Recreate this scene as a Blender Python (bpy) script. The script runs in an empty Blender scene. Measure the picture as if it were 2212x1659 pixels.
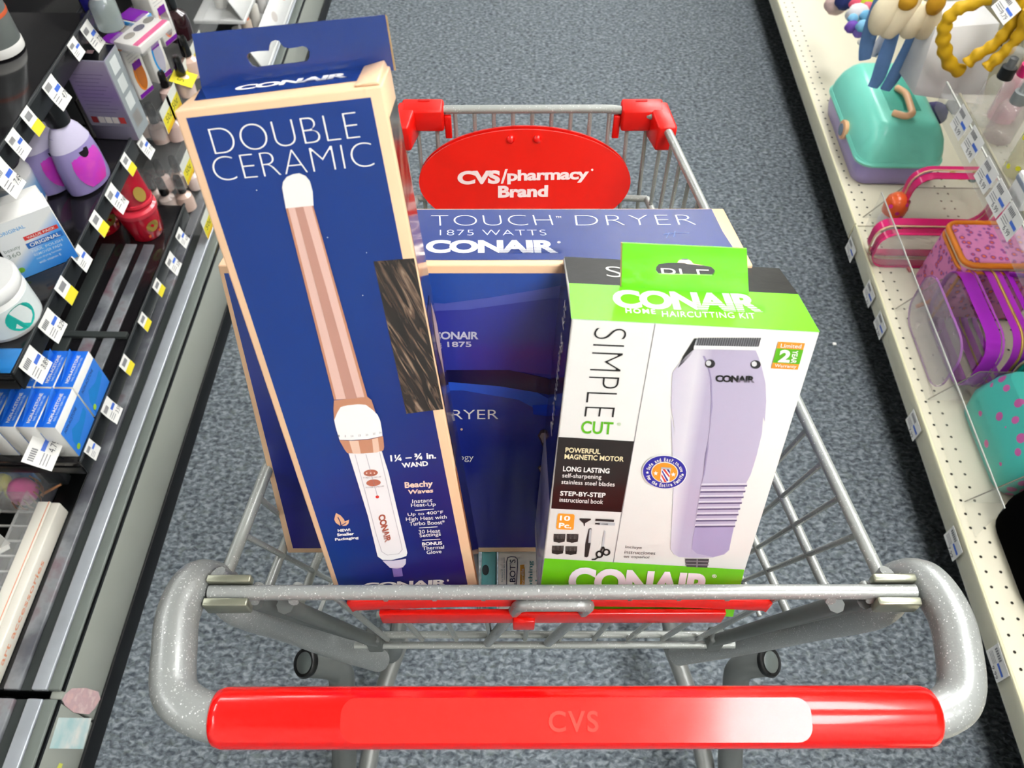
import bpy, bmesh, math, random
from mathutils import Vector as V, Matrix as M
from mathutils.geometry import tessellate_polygon
random.seed(7)
SC = bpy.context.scene
COL = SC.collection
R = math.radians

# ---------------------------------------------------------------- camera
CAM_H, PITCH, YAW, FPX = 1.31, R(53.1), R(1.3), 1725.0
cam_d = bpy.data.cameras.new('camera')
cam_d.sensor_width = 36.0
cam_d.lens = 36.0 * FPX / 2212.0
cam_d.clip_start = 0.02
cam = bpy.data.objects.new('camera', cam_d)
COL.objects.link(cam)
cam.location = (0, 0, CAM_H)
cam.rotation_euler = (R(90) - PITCH, 0, YAW)
cam_d.dof.use_dof = True
cam_d.dof.focus_distance = 0.60
cam_d.dof.aperture_fstop = 16.0
SC.camera = cam

# ---------------------------------------------------------------- light and exposure
SC.view_settings.view_transform = 'Standard'
SC.view_settings.look = 'None'
SC.view_settings.exposure = 0.0
SC.view_settings.gamma = 1.0
SC.view_settings.use_curve_mapping = False
SC.cycles.use_denoising = True
SC.cycles.max_bounces = 4
SC.cycles.diffuse_bounces = 2
SC.cycles.glossy_bounces = 2
SC.cycles.transmission_bounces = 2
SC.cycles.use_adaptive_sampling = True
SC.cycles.adaptive_threshold = 0.15
SC.cycles.adaptive_min_samples = 10
SC.cycles.transparent_max_bounces = 10
SC.cycles.caustics_reflective = False
SC.cycles.caustics_refractive = False
WLD = bpy.data.worlds.new('store_ambient')
SC.world = WLD
WLD.use_nodes = True
WLD.node_tree.nodes['Background'].inputs[0].default_value = (0.93, 0.97, 1.0, 1)
WLD.node_tree.nodes['Background'].inputs[1].default_value = 0.45
TUBE_POWER = 16.0          # emission strength of the ceiling troffers

# ---------------------------------------------------------------- photo geometry helpers
_fw = V((-math.sin(YAW) * math.cos(PITCH), math.cos(YAW) * math.cos(PITCH), -math.sin(PITCH)))
_rt = V((math.cos(YAW), math.sin(YAW), 0))
_up = _rt.cross(_fw)
EYE = V((0, 0, CAM_H))


def ray(x, y):
    return _rt * ((x - 1106.0) / FPX) - _up * ((y - 829.5) / FPX) + _fw


def on_z(x, y, z):
    r = ray(x, y)
    return EYE + r * ((z - CAM_H) / r.z)


def on_x(x, y, X):
    r = ray(x, y)
    return EYE + r * (X / r.x)


def on_y(x, y, Y):
    r = ray(x, y)
    return EYE + r * (Y / r.y)


def on_pl(x, y, o, n):
    r = ray(x, y)
    return EYE + r * ((o - EYE).dot(n) / r.dot(n))


# ---------------------------------------------------------------- materials
def lin(c):
    if isinstance(c, str):
        c = [int(c[i:i + 2], 16) / 255 for i in (0, 2, 4)]
    return tuple(v / 12.92 if v <= .04045 else ((v + .055) / 1.055) ** 2.4 for v in c) + (1,)


MATS = {}


def mat(hexc, rough=.45, metal=0., noise=.06, scale=60., bump=0., coat=0., trans=0., alpha=1., ior=1.45, emit=0., key=''):
    k = (hexc, rough, metal, noise, scale, bump, coat, trans, alpha, ior, emit, key)
    if k in MATS:
        return MATS[k]
    m = bpy.data.materials.new('m_' + hexc + key)
    m.use_nodes = True
    nt = m.node_tree
    b = nt.nodes['Principled BSDF']
    c = lin(hexc)
    tc = nt.nodes.new('ShaderNodeTexCoord')
    nz = nt.nodes.new('ShaderNodeTexNoise')
    nz.inputs['Scale'].default_value = scale
    nz.inputs['Detail'].default_value = 3
    nt.links.new(tc.outputs['Object'], nz.inputs['Vector'])
    if noise:
        mx = nt.nodes.new('ShaderNodeMix')
        mx.data_type = 'RGBA'
        mx.inputs[6].default_value = tuple(max(0, v * (1 - noise)) for v in c[:3]) + (1,)
        mx.inputs[7].default_value = tuple(min(1, v * (1 + noise)) for v in c[:3]) + (1,)
        nt.links.new(nz.outputs['Fac'], mx.inputs[0])
        nt.links.new(mx.outputs[2], b.inputs['Base Color'])
    else:
        b.inputs['Base Color'].default_value = c
    b.inputs['Roughness'].default_value = rough
    b.inputs['Metallic'].default_value = metal
    b.inputs['IOR'].default_value = ior
    b.inputs['Coat Weight'].default_value = coat
    b.inputs['Coat Roughness'].default_value = .08
    b.inputs['Transmission Weight'].default_value = trans
    b.inputs['Alpha'].default_value = alpha
    if emit:
        b.inputs['Emission Color'].default_value = c
        b.inputs['Emission Strength'].default_value = emit
    if bump:
        bp = nt.nodes.new('ShaderNodeBump')
        bp.inputs['Strength'].default_value = bump
        bp.inputs['Distance'].default_value = .002
        nt.links.new(nz.outputs['Fac'], bp.inputs['Height'])
        nt.links.new(bp.outputs['Normal'], b.inputs['Normal'])
    MATS[k] = m
    return m


def ramp_mat(name, stops, coord='Generated', rot=(0, 0, 0), rough=.3, coat=.3, scale=(1, 1, 1), noise=0., nscale=4., kind='grad', d=(1, 0, 0), off=0.):
    """printed colour gradient / streaks along an axis of the thing itself"""
    m = bpy.data.materials.new(name)
    m.use_nodes = True
    nt = m.node_tree
    b = nt.nodes['Principled BSDF']
    tc = nt.nodes.new('ShaderNodeTexCoord')
    mp = nt.nodes.new('ShaderNodeMapping')
    mp.inputs['Rotation'].default_value = rot
    m2 = nt.nodes.new('ShaderNodeMapping')
    m2.inputs['Scale'].default_value = scale
    nt.links.new(tc.outputs[coord], mp.inputs['Vector'])
    nt.links.new(mp.outputs[0], m2.inputs['Vector'])
    mp = m2
    rp = nt.nodes.new('ShaderNodeValToRGB')
    e = rp.color_ramp.elements
    e[0].position, e[0].color = stops[0][0], lin(stops[0][1])
    e[1].position, e[1].color = stops[-1][0], lin(stops[-1][1])
    for p, c in stops[1:-1]:
        q = e.new(p)
        q.color = lin(c)
    if kind == 'grad':
        sp = nt.nodes.new('ShaderNodeVectorMath')
        sp.operation = 'DOT_PRODUCT'
        sp.inputs[1].default_value = d
        nt.links.new(mp.outputs[0], sp.inputs[0])
        ad = nt.nodes.new('ShaderNodeMath')
        ad.inputs[1].default_value = off
        nt.links.new(sp.outputs['Value'], ad.inputs[0])
        src = ad.outputs[0]
        if noise:
            nz = nt.nodes.new('ShaderNodeTexNoise')
            nz.inputs['Scale'].default_value = nscale
            nt.links.new(tc.outputs[coord], nz.inputs['Vector'])
            ma = nt.nodes.new('ShaderNodeMath')
            ma.operation = 'MULTIPLY_ADD'
            ma.inputs[1].default_value = noise
            nt.links.new(nz.outputs['Fac'], ma.inputs[0])
            nt.links.new(src, ma.inputs[2])
            src = ma.outputs[0]
        nt.links.new(src, rp.inputs[0])
    else:
        nz = nt.nodes.new('ShaderNodeTexNoise')
        nz.inputs['Scale'].default_value = nscale
        nz.inputs['Detail'].default_value = 5
        nz.inputs['Distortion'].default_value = noise
        nt.links.new(mp.outputs[0], nz.inputs['Vector'])
        nt.links.new(nz.outputs['Fac'], rp.inputs[0])
    nt.links.new(rp.outputs[0], b.inputs['Base Color'])
    b.inputs['Roughness'].default_value = rough
    b.inputs['Coat Weight'].default_value = coat
    b.inputs['Coat Roughness'].default_value = .1
    return m


def carpet_mat():
    m = bpy.data.materials.new('carpet')
    m.use_nodes = True
    nt = m.node_tree
    b = nt.nodes['Principled BSDF']
    tc = nt.nodes.new('ShaderNodeTexCoord')
    mp = nt.nodes.new('ShaderNodeMapping')
    mp.inputs['Scale'].default_value = (.85, 1.25, 1)
    nt.links.new(tc.outputs['Object'], mp.inputs['Vector'])

    def noise(s, d, dis):
        n = nt.nodes.new('ShaderNodeTexNoise')
        n.inputs['Scale'].default_value = s
        n.inputs['Detail'].default_value = d
        n.inputs['Distortion'].default_value = dis
        nt.links.new(mp.outputs[0], n.inputs['Vector'])
        return n
    n1, n2, n3 = noise(120, 5, .5), noise(70, 2, .4), noise(9, 3, .2)
    rp = nt.nodes.new('ShaderNodeValToRGB')
    e = rp.color_ramp.elements
    e[0].position, e[0].color = .33, lin('474E54')
    e[1].position, e[1].color = .68, lin('959DA2')
    q = e.new(.5)
    q.color = lin('6C747A')
    nt.links.new(n1.outputs['Fac'], rp.inputs[0])
    mx = nt.nodes.new('ShaderNodeMix')
    mx.data_type = 'RGBA'
    mx.blend_type = 'MIX'
    mx.inputs[7].default_value = lin('6C756C')
    rp2 = nt.nodes.new('ShaderNodeValToRGB')
    rp2.color_ramp.elements[0].position = .55
    rp2.color_ramp.elements[1].position = .72
    rp2.color_ramp.elements[1].color = (.35, .35, .35, 1)
    nt.links.new(n2.outputs['Fac'], rp2.inputs[0])
    nt.links.new(rp2.outputs[0], mx.inputs[0])
    nt.links.new(rp.outputs[0], mx.inputs[6])
    nt.links.new(mx.outputs[2], b.inputs['Base Color'])
    b.inputs['Roughness'].default_value = .95
    b.inputs['Specular IOR Level'].default_value = .1
    bp = nt.nodes.new('ShaderNodeBump')
    bp.inputs['Strength'].default_value = .8
    bp.inputs['Distance'].default_value = .004
    nt.links.new(n1.outputs['Fac'], bp.inputs['Height'])
    # the cut pile lies over to one side
    nap = nt.nodes.new('ShaderNodeVectorMath')
    nap.operation = 'NORMALIZE'
    nap.inputs[0].default_value = (.9, .1, 1.0)
    nt.links.new(nap.outputs[0], bp.inputs['Normal'])
    nt.links.new(bp.outputs['Normal'], b.inputs['Normal'])
    return m


def sparkle_mat(name, hexc, spark='FFFFFF', thr=.73):
    """silver hammered-flake powder coat"""
    m = bpy.data.materials.new(name)
    m.use_nodes = True
    nt = m.node_tree
    b = nt.nodes['Principled BSDF']
    tc = nt.nodes.new('ShaderNodeTexCoord')
    vo = nt.nodes.new('ShaderNodeTexVoronoi')
    vo.inputs['Scale'].default_value = 1500
    nt.links.new(tc.outputs['Object'], vo.inputs['Vector'])
    rp = nt.nodes.new('ShaderNodeValToRGB')
    rp.color_ramp.elements[0].position = thr
    rp.color_ramp.elements[0].color = lin(hexc)
    rp.color_ramp.elements[1].position = min(1, thr + .2)
    rp.color_ramp.elements[1].color = lin(spark)
    nt.links.new(vo.outputs['Color'], rp.inputs[0])
    nt.links.new(rp.outputs[0], b.inputs['Base Color'])
    bp = nt.nodes.new('ShaderNodeBump')
    bp.inputs['Strength'].default_value = .35
    bp.inputs['Distance'].default_value = .0006
    nz = nt.nodes.new('ShaderNodeTexNoise')
    nz.inputs['Scale'].default_value = 420
    nt.links.new(tc.outputs['Object'], nz.inputs['Vector'])
    nt.links.new(nz.outputs['Fac'], bp.inputs['Height'])
    nt.links.new(bp.outputs['Normal'], b.inputs['Normal'])
    b.inputs['Metallic'].default_value = .25
    b.inputs['Roughness'].default_value = .38
    b.inputs['Coat Weight'].default_value = .25
    return m


WHITE = mat('F4F3EE', .45, noise=.02)
BLACK = mat('101112', .35, noise=.2)
CLEAR = mat('F2F5F4', .06, noise=0, trans=.0, alpha=.16, coat=.6, key='clear')
INKW = mat('FAF7F2', .4, noise=0, key='ink')
INKK = mat('141313', .4, noise=0, key='ink')


# ---------------------------------------------------------------- object helpers
def mw(o):
    return o.matrix_basis.copy() if o.parent is None else mw(o.parent) @ o.matrix_parent_inverse @ o.matrix_basis


def obj(name, me, m=None, parent=None, local=False):
    o = bpy.data.objects.new(name, me)
    COL.objects.link(o)
    if m is not None and me is not None and not me.materials:
        me.materials.append(m)
    if parent is not None:
        o.parent = parent
        if not local:
            o.matrix_parent_inverse = mw(parent).inverted()
    return o


def tag(o, label, cat, group=None):
    o['label'], o['category'] = label, cat
    if group:
        o['group'] = group
    return o


def thing(name, label, cat, loc=(0, 0, 0), rotz=0., group=None):
    o = bpy.data.objects.new(name, None)
    COL.objects.link(o)
    o.empty_display_size = .02
    o.location = loc
    o.rotation_euler = (0, 0, rotz)
    o.matrix_basis = M.Translation(V(loc)) @ M.Rotation(rotz, 4, 'Z')
    return tag(o, label, cat, group)


def struct(o):
    o['kind'] = 'structure'
    return o


def dup(root, loc, rotz=None, label=None, group=None, scale=None):
    r = root.copy()
    COL.objects.link(r)
    r.location = loc
    if rotz is not None:
        r.rotation_euler = (0, 0, rotz)
    if scale:
        r.scale = (scale,) * 3
    if label:
        r['label'] = label
    if group:
        r['group'] = group

    def rec(a, b):
        for ch in list(a.children):
            c = ch.copy()
            COL.objects.link(c)
            c.parent = b
            rec(ch, c)
    rec(root, r)
    return r


def mesh(verts, faces, smooth=False, angle=None):
    me = bpy.data.meshes.new('mesh')
    me.from_pydata([tuple(v) for v in verts], [], faces)
    me.update()
    if smooth:
        me.polygons.foreach_set('use_smooth', [True] * len(me.polygons))
        if angle:
            me.set_sharp_from_angle(angle=R(angle))
    return me


def join(parts):
    vs, fs = [], []
    for v, f in parts:
        n = len(vs)
        vs += [tuple(p) for p in v]
        fs += [tuple(i + n for i in q) for q in f]
    return vs, fs


def hexa(c):
    """8 corners: bottom 4 ccw, top 4 ccw"""
    return list(c), [(3, 2, 1, 0), (4, 5, 6, 7), (0, 1, 5, 4), (1, 2, 6, 5), (2, 3, 7, 6), (3, 0, 4, 7)]


def bevelled(vf, w=.002, seg=2):
    bm = bmesh.new()
    vs = [bm.verts.new(v) for v in vf[0]]
    for f in vf[1]:
        bm.faces.new([vs[i] for i in f])
    bmesh.ops.recalc_face_normals(bm, faces=bm.faces)
    if w:
        bmesh.ops.bevel(bm, geom=list(bm.edges), offset=w, segments=seg, affect='EDGES', profile=.5)
    me = bpy.data.meshes.new('mesh')
    bm.to_mesh(me)
    bm.free()
    if w:
        me.polygons.foreach_set('use_smooth', [True] * len(me.polygons))
        me.set_sharp_from_angle(angle=R(50))
    return me


def cuboid(lo, hi):
    x0, y0, z0 = lo
    x1, y1, z1 = hi
    return hexa([(x0, y0, z0), (x1, y0, z0), (x1, y1, z0), (x0, y1, z0), (x0, y0, z1), (x1, y0, z1), (x1, y1, z1), (x0, y1, z1)])


def box(name, lo, hi, m, parent=None, bev=.0015, local=False, seg=2):
    return obj(name, bevelled(cuboid(lo, hi), bev, seg), m, parent, local)


def fillet(pts, rad, n=5):
    pts = [V(p) for p in pts]
    out = [pts[0]]
    for i in range(1, len(pts) - 1):
        a, b, c = pts[i - 1], pts[i], pts[i + 1]
        r = min(rad, (a - b).length * .48, (c - b).length * .48)
        p, q = b + (a - b).normalized() * r, b + (c - b).normalized() * r
        for k in range(n + 1):
            t = k / n
            out.append(p * (1 - t) ** 2 + b * 2 * t * (1 - t) + q * t * t)
    out.append(pts[-1])
    return out


def spline(pts, n=6, closed=False):
    """Catmull-Rom through points"""
    pts = [V(p) for p in pts]
    N = len(pts)
    out = []
    rng = range(N if closed else N - 1)
    for i in rng:
        if closed:
            p0, p1, p2, p3 = (pts[(i + k) % N] for k in (-1, 0, 1, 2))
        else:
            p0, p1, p2, p3 = pts[max(i - 1, 0)], pts[i], pts[i + 1], pts[min(i + 2, N - 1)]
        for k in range(n):
            t = k / n
            out.append(.5 * ((2 * p1) + (p2 - p0) * t + (2 * p0 - 5 * p1 + 4 * p2 - p3) * t * t + (3 * p1 - p0 - 3 * p2 + p3) * t ** 3))
    if not closed:
        out.append(pts[-1])
    return out


def sweep(pts, r, seg=10, closed=False, caps=True, rx=None):
    """tube along points; r number or list; rx = second radius for flat profiles"""
    pts = [V(p) for p in pts]
    n = len(pts)
    T = []
    for i in range(n):
        if closed:
            d = pts[(i + 1) % n] - pts[i - 1]
        else:
            d = pts[min(i + 1, n - 1)] - pts[max(i - 1, 0)]
        T.append(d.normalized() if d.length > 1e-9 else V((0, 0, 1)))
    ref = V((0, 0, 1)) if abs(T[0].z) < .9 else V((1, 0, 0))
    nrm = (ref - T[0] * ref.dot(T[0])).normalized()
    vs, fs = [], []
    for i in range(n):
        nrm = (nrm - T[i] * nrm.dot(T[i]))
        nrm = nrm.normalized() if nrm.length > 1e-6 else V((1, 0, 0))
        bi = T[i].cross(nrm)
        ra = r[i] if isinstance(r, (list, tuple)) else r
        rb = ra if rx is None else (rx[i] if isinstance(rx, (list, tuple)) else rx)
        for k in range(seg):
            a = 2 * math.pi * k / seg
            vs.append(pts[i] + nrm * (ra * math.cos(a)) + bi * (rb * math.sin(a)))
    m = n if closed else n - 1
    for i in range(m):
        j = (i + 1) % n
        for k in range(seg):
            l = (k + 1) % seg
            fs.append((i * seg + k, i * seg + l, j * seg + l, j * seg + k))
    if caps and not closed:
        fs.append(tuple(range(seg))[::-1])
        fs.append(tuple((n - 1) * seg + k for k in range(seg)))
    return vs, fs


def tube(name, pts, r, m, parent=None, seg=10, closed=False, local=False, rx=None):
    v, f = sweep(pts, r, seg, closed, True, rx)
    return obj(name, mesh(v, f, True, 60), m, parent, local)


def lathe(prof, seg=24, sx=1., sy=1., caps=True):
    vs, fs = [], []
    for (r, z) in prof:
        for k in range(seg):
            a = 2 * math.pi * k / seg
            vs.append((r * sx * math.cos(a), r * sy * math.sin(a), z))
    for i in range(len(prof) - 1):
        for k in range(seg):
            l = (k + 1) % seg
            fs.append((i * seg + k, i * seg + l, (i + 1) * seg + l, (i + 1) * seg + k))
    if caps:
        fs.append(tuple(range(seg))[::-1])
        fs.append(tuple((len(prof) - 1) * seg + k for k in range(seg)))
    return vs, fs


def turned(name, prof, m, parent=None, seg=24, sx=1., sy=1., local=True, angle=40):
    v, f = lathe(prof, seg, sx, sy)
    return obj(name, mesh(v, f, True, angle), m, parent, local)


def xf(vf, mx):
    return [mx @ V(v) for v in vf[0]], vf[1]


class Face:
    """a flat face of a thing in the room: origin, unit axes, outward normal; px() takes a photo point that lies on it"""

    def __init__(s, o, u, v):
        s.o, s.u, s.v = V(o), V(u).normalized(), V(v).normalized()
        s.n = s.u.cross(s.v).normalized()

    def px(s, p):
        d = on_pl(p[0], p[1], s.o, s.n) - s.o
        return (d.dot(s.u), d.dot(s.v))

    def at(s, a, b, h=0.):
        return s.o + s.u * a + s.v * b + s.n * h


def crop(x, y, k):
    return lambda a, b: (x + a / k, y + b / k)


LV = .00018


def flat(face, outer, m, parent, name='print', lvl=1, holes=(), thick=0., raw=False):
    """flat print (or thin card when thick) on a face; outlines as photo points unless raw"""
    cv = (lambda p: p) if raw else face.px
    loops = [[cv(p) for p in outer]] + [[cv(p) for p in h] for h in holes]
    tri = tessellate_polygon([[V((a, b, 0)) for a, b in l] for l in loops])
    pts = [p for l in loops for p in l]
    h = lvl * LV
    vs = [face.at(a, b, h) for a, b in pts]
    fs = []
    for t in tri:
        a, b, c = (V(pts[i]) for i in t)
        cr = (b - a).x * (c - a).y - (b - a).y * (c - a).x
        fs.append(tuple(t) if cr > 0 else tuple(reversed(t)))
    if thick:
        n = len(vs)
        vs += [face.at(a, b, h - thick) for a, b in pts]
        fs += [tuple(i + n for i in reversed(f)) for f in list(fs)]
        k = 0
        for l in loops:
            for i in range(len(l)):
                a, b = k + i, k + (i + 1) % len(l)
                fs.append((a, b, b + n, a + n))
            k += len(l)
    me = mesh(vs, fs)
    if thick:
        bm = bmesh.new()
        bm.from_mesh(me)
        bmesh.ops.recalc_face_normals(bm, faces=bm.faces)
        bm.to_mesh(me)
        bm.free()
    return obj(name, me, m, parent)


def ell(c, rx, ry, n=28, rot=0.):
    return [(c[0] + rx * math.cos(t) * math.cos(rot) - ry * math.sin(t) * math.sin(rot),
             c[1] + rx * math.cos(t) * math.sin(rot) + ry * math.sin(t) * math.cos(rot)) for t in (2 * math.pi * k / n for k in range(n))]


_TXT = {}


def glyphs(s, off=0., res=4, space=1.):
    k = (s, off, res, space)
    if k not in _TXT:
        c = bpy.data.curves.new('t', 'FONT')
        c.body, c.size, c.offset, c.resolution_u, c.space_character = s, 1, off, res, space
        o = bpy.data.objects.new('t', c)
        me = bpy.data.meshes.new_from_object(o)
        vs = [(v.co.x, v.co.y) for v in me.vertices]
        fs = [tuple(p.vertices) for p in me.polygons]
        bpy.data.objects.remove(o)
        bpy.data.curves.remove(c)
        bpy.data.meshes.remove(me)
        xs, ys = [v[0] for v in vs] or [0, 1], [v[1] for v in vs] or [0, 1]
        _TXT[k] = (vs, fs, min(xs), max(xs), min(ys), max(ys))
    return _TXT[k]


def text(face, s, bl, br, tl, m, parent, lvl=3, off=0., res=4, space=1., name='lettering', raw=False, cut=None):
    """lettering fitted between bottom-left, bottom-right and top-left corners"""
    vs, fs, x0, x1, y0, y1 = glyphs(s, off, res, space)
    cv = (lambda p: p) if raw else face.px
    A, B, C_ = V(cv(bl)), V(cv(br)), V(cv(tl))
    out = []
    for x, y in vs:
        p = A + (B - A) * ((x - x0) / (x1 - x0)) + (C_ - A) * ((y - y0) / (y1 - y0))
        out.append(face.at(p.x, p.y, lvl * LV))
    return obj(name, mesh(out, fs), m, parent)


def logo(face, bl, br, tl, m, bg, parent, lvl=3, off=.045, raw=False, lines=4):
    """wide heavy maker's wordmark whose last three letters are cut by stripes"""
    text(face, 'CONAIR', bl, br, tl, m, parent, lvl, off, 5, .93, 'wordmark', raw)
    cv = (lambda p: p) if raw else face.px
    A, B, C_ = V(cv(bl)), V(cv(br)), V(cv(tl))
    parts = []
    for i in range(lines):
        t0 = .03 + i * .115
        t1 = t0 + .04 - i * .005
        q = [A + (B - A) * s + (C_ - A) * t for s, t in ((.555, t0), (1.03, t0), (1.03, t1), (.555, t1))]
        parts.append(([face.at(p.x, p.y, (lvl + 1) * LV) for p in q], [(0, 1, 2, 3)]))
    v, f = join(parts)
    o = obj('wordmark_stripe', mesh(v, f), bg, parent)
    return o


def lines(face, segs, w, m, parent, lvl=3, name='print_line', raw=False):
    """thin printed strokes; segs = list of polylines"""
    cv = (lambda p: p) if raw else face.px
    parts = []
    for pl in segs:
        q = [V(cv(p)) for p in pl]
        for a, b in zip(q[:-1], q[1:]):
            d = (b - a)
            if d.length < 1e-7:
                continue
            n = V((-d.y, d.x)).normalized() * (w / 2)
            e = d.normalized() * (w * .3)
            parts.append(([face.at(p.x, p.y, lvl * LV) for p in (a - n - e, b - n + e, b + n + e, a + n - e)], [(0, 1, 2, 3)]))
    v, f = join(parts)
    return obj(name, mesh(v, f), m, parent)

# ================================================================ the place
struct(obj('floor', bevelled(cuboid((-3.2, -1.6, -.05), (3.2, 6.0, 0)), 0), carpet_mat()))
struct(obj('ceiling', bevelled(cuboid((-3.2, -1.6, 2.6), (3.2, 6.0, 2.65)), 0), mat('EFEFEA', .9, key='ceil')))
PALE = mat('E9E8E2', .8, key='wall')
struct(box('wall_back', (-3.25, 6.0, 0), (3.25, 6.06, 2.6), PALE, bev=0))
struct(box('wall_front', (-3.25, -1.66, 0), (3.25, -1.6, 2.6), PALE, bev=0))
struct(box('wall_left', (-3.26, -1.6, 0), (-3.2, 6.0, 2.6), PALE, bev=0))
struct(box('wall_right', (3.2, -1.6, 0), (3.26, 6.0, 2.6), PALE, bev=0))

GLOW = mat('FFFFFF', .5, noise=0, emit=TUBE_POWER, key='tube')
TRIM = mat('F5F5F2', .5, key='troffer')
for lx, hw, where in ((1.05, .46, 'above the right shelving'), (-2.3, .20, 'added over the left aisle as fill for the right goods')):  # the narrow left row is added fill for the right-hand goods and lip
    for k, ly in enumerate((-.75, 1.15, 3.05, 4.95)):
        t = thing('ceiling_light', '%s white ceiling troffer %s' % (('nearest', 'second', 'third', 'farthest')[k], where), 'light', (lx, ly, 2.6), 0, 'ceiling troffers')
        box('frame', (-hw - .04, -.63, -.03), (hw + .04, .63, 0), TRIM, t, .003, True)
        box('diffuser', (-hw, -.59, -.036), (hw, .59, -.03), GLOW, t, 0, True)

# ---------------------------------------------------------------- left shelving
BEIGE = mat('A9ADA3', .3, noise=.05, scale=6, key='panel')
DKG = mat('3B403F', .35, noise=.1, scale=20, key='deck')
BLK = mat('0C0D0E', .28, noise=.25, scale=30, coat=.25, key='shelf')
GLOSSK = mat('1B1A1C', .12, noise=.3, scale=14, coat=.4, key='shelftop')
GREYS = mat('7C837E', .35, noise=.12, scale=14, key='strip')
ALU = mat('C6CCD3', .3, metal=.35, noise=.18, scale=22, key='alu')
SMOKE = ramp_mat('smoky_ticket_strip', [(.3, '4A4A52'), (.48, '63656B'), (.58, '8B8E92'), (.66, '7A5A64'), (.8, '5A4C54')], 'Object', scale=(1, 1, 1), rough=.25, nscale=9, kind='noise')
YA, YB = -.5, 3.6
KX = -.635
u = thing('store_shelving', 'black tiered shelving unit of nail care products left of the cart', 'shelving', (-.9, 1.2, 0))
box('toe_strip', (KX - .02, YA, 0), (KX, YB, .042), mat('0F1012', .5, key='toe'), u, .001)
box('kick_plate', (KX - .02, YA, .042), (KX - .003, .3, .152), BEIGE, u, .002)
box('kick_plate', (KX - .02, .303, .042), (KX - .003, 1.62, .152), BEIGE, u, .002)
box('kick_plate', (KX - .02, 1.623, .042), (KX - .003, YB, .152), BEIGE, u, .002)
for y0, y1 in ((YA, .302), (.314, 1.62), (1.626, YB)):
    box('base_deck', (-1.2, y0, .12), (KX - .006, y1, .15), BLK, u, .001)
    box('deck_edge', (-.658, y0, .15), (-.640, y1, .159), GREYS, u, .002)
    box('deck_groove', (-.6400, y0, .15), (-.6365, y1, .1555), BLK, u, 0)
    box('deck_strip', (-.681, y0, .15), (-.659, y1, .160), ALU, u, .002)
    box('deck_channel', (-.698, y0, .15), (-.682, y1, .154), DKG, u, .001)
    box('ticket_strip', (-.721, y0, .15), (-.699, y1, .159), SMOKE, u, .002)
    box('deck_channel', (-.760, y0, .15), (-.723, y1, .155), BLK, u, .001)
    box('ticket_strip', (-.790, y0, .15), (-.764, y1, .158), SMOKE, u, .002)
box('back_panel', (-1.22, YA, 0), (-1.2, YB, 1.5), BLK, u, .002)
box('gondola_side', (-1.2, 3.6, 0), (-.66, 3.62, 1.5), BLK, u, .002)
SH = {}
for i, (z, X, y0, y1) in enumerate(((.64, -.707, .30, 1.235), (.45, -.691, .645, 1.17), (.26, -.674, .622, 1.215), (.62, -.745, 1.26, 1.62))):
    s = box('shelf', (-1.2, y0, z - .012), (X - .004, y1, z), GLOSSK, u, .001)
    box('price_rail', (X - .004, y0, z - .032), (X, y1, z + .004), BLK, s, .001)
    box('rail_bead', (X - .001, y0, z + .001), (X + .0016, y1, z + .006), mat('3A3D3E', .3, key='bead'), s, .0006)
    box('shelf_end', (-1.2, y0 - .002, z - .03), (X - .004, y0 + .004, z - .012), BLK, s, .001)
SH[1], SH[2], SH[3] = (.64, -.707), (.45, -.691), (.26, -.674)
# empty spring channels and smoky glides on the third shelf
for k, (a, b) in enumerate(((-.72, -.700), (-.755, -.733), (-.80, -.775))):
    box('shelf_glide', (a, .80, .2602), (b, 1.10, .2635), SMOKE if k < 2 else DKG, u, .001)
box('shelf_divider', (-1.0, .868, .2602), (-.68, .880, .268), DKG, u, .001)
# old tape residue on the kick plate
fk = Face((KX - .0028, 0, 0), (0, 1, 0), (0, 0, 1))
flat(fk, [(140, 1500), (155, 1487), (185, 1486), (212, 1494), (217, 1510), (205, 1530), (192, 1543), (160, 1540), (140, 1524), (134, 1512)], ramp_mat('pink_residue', [(.35, 'E9C3C0'), (.5, 'D9B5B8'), (.65, 'F2D8D2')], 'Object', nscale=60, kind='noise', rough=.7, coat=0), u, 'tape_residue', 1)
flat(fk, [(126, 1550), (198, 1551), (180, 1618), (106, 1617)], ramp_mat('blue_residue', [(.35, 'BFE3E2'), (.5, 'D8ECEA'), (.65, 'F4F6F0')], 'Object', nscale=30, kind='noise', rough=.7, coat=0), u, 'tape_residue', 1)
flat(fk, [(128, 1648), (136, 1650), (132, 1660), (122, 1660)], mat('E4E66A', .6, key='res'), u, 'tape_residue', 1)

# ---------------------------------------------------------------- right shelving
CREAM = mat('E2DCC4', .45, noise=.04, scale=8, key='rdeck')
LIPC = mat('E2DDB8', .4, noise=.04, scale=8, key='rlip')
RX = .72
u2 = thing('store_shelving', 'cream pegboard base shelving of hair accessories and bags right of the cart', 'shelving', (.95, 1.2, 0))
box('kick_plate', (RX + .05, YA, 0), (RX + .07, YB, .1), mat('3A3C3A', .6, key='rk'), u2, .001)
holes = []
for y0, y1 in ((YA, 1.343), (1.347, YB)):
    d = box('base_deck', (RX + .004, y0, .10), (1.35, y1, .118), CREAM, u2, .001)
    box('front_lip', (RX, y0, .08), (RX + .004, y1, .124), LIPC, d, .001)
    box('clear_ticket_channel', (RX - .0012, y0 + .002, .082), (RX - .0004, y1 - .002, .122), CLEAR, d, 0)
box('back_panel', (1.35, YA, 0), (1.37, YB, 1.5), CREAM, u2, .002)
hv = []
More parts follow.
